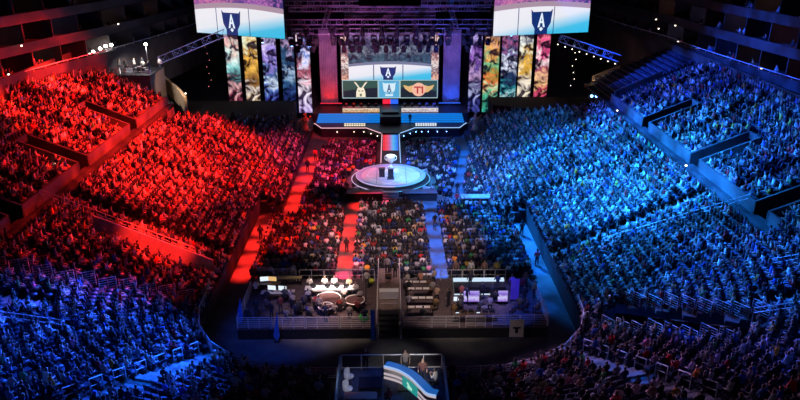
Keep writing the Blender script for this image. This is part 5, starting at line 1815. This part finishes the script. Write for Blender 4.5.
# two dim golden statues flanking the stage
for sgn, sd in ((-1, 'red'), (1, 'blue')):
    t = thing('statue', 'pale golden standing figure statue on a plinth at the %s end of the stage' % sd, 'statue', (sgn * 13.1, 105.0, 0))
    MB().lathe([(0, 0), (.9, 0), (.8, .9), (0, .9)], 12).build('plinth', M_metal, t)
    mb = MB().lathe([(0, .9), (.55, .9), (.42, 1.4), (.30, 1.9), (.55, 2.4), (.5, 2.8), (.2, 3.0), (.22, 3.2), (.28, 3.4), (.15, 3.65), (0, 3.7)], 12)
    mb.tube((-.5, 0, 2.7), (-.95, -.2, 1.9), .14, 6, 0, .1).tube((.5, 0, 2.7), (.9, -.2, 3.3), .14, 6, 0, .1)
    mb.build('figure', mat('pale_gold', (.7, .5, .22), .4), t, True)

# ------------------------------------------------------------------ host booth in the end stand
BZ = 2.8
bt = thing('host_booth', 'railed host booth deck jutting over the end stand toward the floor', 'platform', (0, 36.5, 0))
MB().box(-3.35, 3.35, -3.6, 2.8, 1.2, BZ - .06).build('base', M_cloth, bt)
MB().box(-3.35, 3.35, -3.6, 2.8, BZ - .06, BZ).build('deck', mat('booth_carpet', (.03, .04, .10), .8, noise=.5, nscale=2), bt)
mb = MB().path([(-3.3, 2.7, BZ), (-3.3, 2.7, BZ + 1.1), (3.3, 2.7, BZ + 1.1), (3.3, 2.7, BZ)], .04).path([(-3.3, 2.7, BZ + .12), (3.3, 2.7, BZ + .12)], .03)
for x in (-2.0, -.55, .85, 2.1):
    mb.tube((x, 2.7, BZ), (x, 2.7, BZ + 1.1), .03)
mb.build('front_railing', M_rail, bt)
for s in (-1, 1):
    mb = MB()
    x = s * 3.42
    mb.add([(x - .05, -3.6, 1.2), (x + .05, -3.6, 1.2), (x + .05, 2.8, 1.2), (x - .05, 2.8, 1.2), (x - .05, -3.6, BZ + .6), (x + .05, -3.6, BZ + .6), (x + .05, 2.8, BZ + .95), (x - .05, 2.8, BZ + .95)],
           [(0, 3, 2, 1), (4, 5, 6, 7), (0, 1, 5, 4), (1, 2, 6, 5), (2, 3, 7, 6), (3, 0, 4, 7)])
    mb.build('side_board', mat('blue_board', (.4, .6, .8), .5), bt)
# curved desk
hd_ = thing('host_desk', 'curved host desk with blue top, white bands and a teal emblem', 'desk', (0, 36.5, BZ))
ctrl = [(-.5, 1.5), (.4, 1.05), (1.14, .30), (1.72, -.7), (2.1, -1.35), (2.65, -1.6)]


def smooth(pts, k=5):
    out = []
    for i in range(len(pts) - 1):
        p0 = pts[max(0, i - 1)]; p1 = pts[i]; p2 = pts[i + 1]; p3 = pts[min(len(pts) - 1, i + 2)]
        for j in range(k):
            t = j / k
            out.append(tuple(.5 * (2 * p1[a] + (p2[a] - p0[a]) * t + (2 * p0[a] - 5 * p1[a] + 4 * p2[a] - p3[a]) * t * t + (-p0[a] + 3 * p1[a] - 3 * p2[a] + p3[a]) * t ** 3) for a in (0, 1)))
    return out + [pts[-1]]


cu = smooth(ctrl)


def offs(pts, d):
    out = []
    for i, p in enumerate(pts):
        a = Vector(pts[max(0, i - 1)]); b = Vector(pts[min(len(pts) - 1, i + 1)])
        t = (b - a).normalized()
        out.append((p[0] - t.y * d, p[1] + t.x * d))
    return out


def band(d0, d1, z0, z1):
    """solid ribbon following the desk curve between two offsets."""
    A, B = offs(cu, d0), offs(cu, d1)
    n = len(cu)
    mb = MB()
    vs = [(*p, z0) for p in A] + [(*p, z0) for p in B] + [(*p, z1) for p in A] + [(*p, z1) for p in B]
    fs = []
    for i in range(n - 1):
        fs += [(2 * n + i, 2 * n + i + 1, 3 * n + i + 1, 3 * n + i), (i, i + 1, 2 * n + i + 1, 2 * n + i), (n + i + 1, n + i, 3 * n + i, 3 * n + i + 1), (i + 1, i, n + i, n + i + 1)]
    fs += [(0, 2 * n, 3 * n, n), (n - 1, 2 * n - 1, 4 * n - 1, 3 * n - 1)]
    return mb.add(vs, fs)


band(0, .12, .05, 1.0).build('front', mat('desk_grey_band', (.5, .46, .5), .5), hd_)
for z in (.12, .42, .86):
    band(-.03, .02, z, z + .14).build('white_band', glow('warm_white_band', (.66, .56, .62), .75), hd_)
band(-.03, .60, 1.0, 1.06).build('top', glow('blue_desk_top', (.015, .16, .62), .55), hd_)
band(-.05, .02, 1.0, 1.10).build('top_edge', glow('pale_blue_edge', (.35, .55, .95), .9), hd_)
# teal emblem board on the curve
i0 = 9
A = Vector(offs(cu, -.06)[i0 - 2]); B = Vector(offs(cu, -.06)[i0 + 5])
wr = wall_run('', (tuple(A), tuple(B)), .15, .85, .04)
o = MB().add(wr.v, wr.f).build('emblem_board', E_teal, hd_)
dirn = (B - A).normalized(); nn = Vector((dirn.y, -dirn.x)) * .03
mb = MB()
c0 = (A + B) / 2 + nn
P3 = lambda u, z: (c0.x + dirn.x * u, c0.y + dirn.y * u, z)
mb.add([P3(-.25, .3), P3(-.05, .22), P3(.08, .5), P3(-.12, .72)], [(0, 1, 2, 3)])
mb.add([P3(.0, .25), P3(.3, .32), P3(.26, .5), P3(.05, .55)], [(0, 1, 2, 3)])
mb.add([P3(-.3, .55), P3(-.15, .5), P3(-.12, .66), P3(-.24, .74)], [(0, 1, 2, 3)])
mb.build('emblem', glow('pale_green_led', (.45, .85, .65), .9), o)
hosts = [(.88, 38.35, (.20, .17, .16), 'charcoal suit with pale shirt at the floor end of the curved desk', 'stand', 1.1), (1.95, 37.45, (.22, .10, .09), 'brown jacket in the middle behind the curved desk', 'stand', 1.07), (2.75, 36.75, (.85, .83, .82), 'white jacket at the camera end of the curved desk', 'clap', 1.05)]
MB().box(.4, 2.6, .2, 2.3, 0, .12).build('step', M_stage, bt)
bt.children[-1].location = (0, 0, BZ)
for (x, y, c, lab, po, s_) in hosts:
    person(po, (x, y, BZ + (.25 if po == 'clap' else .12)), R(180) if po == 'stand' else R(60), 'host in a ' + lab, c, s_)
person('stand', (-1.75, 39.9, BZ - .55), R(180), 'person in a dark red top standing outside the booth railing', (.2, .04, .05), 1.0)
t = thing('stool', 'tall stool under the host in the white jacket', 'stool', (2.75, 36.75, BZ))
MB().box(-.2, .2, -.2, .2, .62, .70).build('seat', M_cloth, t); MB().tube((0, 0, .03), (0, 0, .62), .04).build('column', M_metal, t); MB().lathe([(0, 0), (.24, 0), (.24, .03), (0, .03)], 12).build('base', M_metal, t)
# white tub chairs
for k, (x, y) in enumerate([(-2.72, 37.9), (-2.72, 36.6)]):
    t = thing('tub_chair', 'white rounded tub chair in the booth, %s the railing' % ('beside' if k == 0 else 'further from'), 'chair', (x, y, BZ), R(-90))
    MB().lathe([(0, .42), (.27, .42), (.3, .38), (.25, .3), (0, .3)], 16).build('seat', M_white, t, True)
    mb = MB()
    n = 10
    vs = []; fs = []
    for i in range(n + 1):
        a = math.pi + i * math.pi / n
        for rr in (.30, .36):
            for z in (.35, .85):
                vs.append((rr * math.cos(a), rr * math.sin(a), z - (.15 if z > .5 and i in (0, n) else 0)))
    for i in range(n):
        b0 = i * 4; b1 = b0 + 4
        fs += [(b0, b1, b1 + 1, b0 + 1), (b0 + 2, b0 + 3, b1 + 3, b1 + 2), (b0 + 1, b1 + 1, b1 + 3, b0 + 3)]
    mb.add(vs, fs).build('backrest', M_white, t, True)
    for q in range(4):
        a = q * math.pi / 2 + .78
        MB().tube((.2 * math.cos(a), .2 * math.sin(a), .32), (.26 * math.cos(a), .26 * math.sin(a), 0), .018, 5).build('leg', M_alu, t)
t = thing('glass_table', 'dark low table in the middle of the booth floor', 'table', (-1.35, 37.2, BZ))
MB().box(-.75, .75, -.6, .6, .36, .40).build('top', mat('smoked_glass', (.02, .02, .05), .1), t)
for sx in (-1, 1):
    for sy in (-1, 1):
        MB().tube((sx * .68, sy * .52, 0), (sx * .68, sy * .52, .36), .02, 4).build('leg', M_metal, t)
person('seat', (-.2, 35.35, BZ), .2, 'person with pale hair in a rose top seated at the camera side of the booth', (.6, .25, .3))
desk((-1.9, 35.4, BZ), 2.0, .7, 'reddish wooden desk at the camera side of the booth', mat('reddish_wood', (.35, .12, .07), .5))
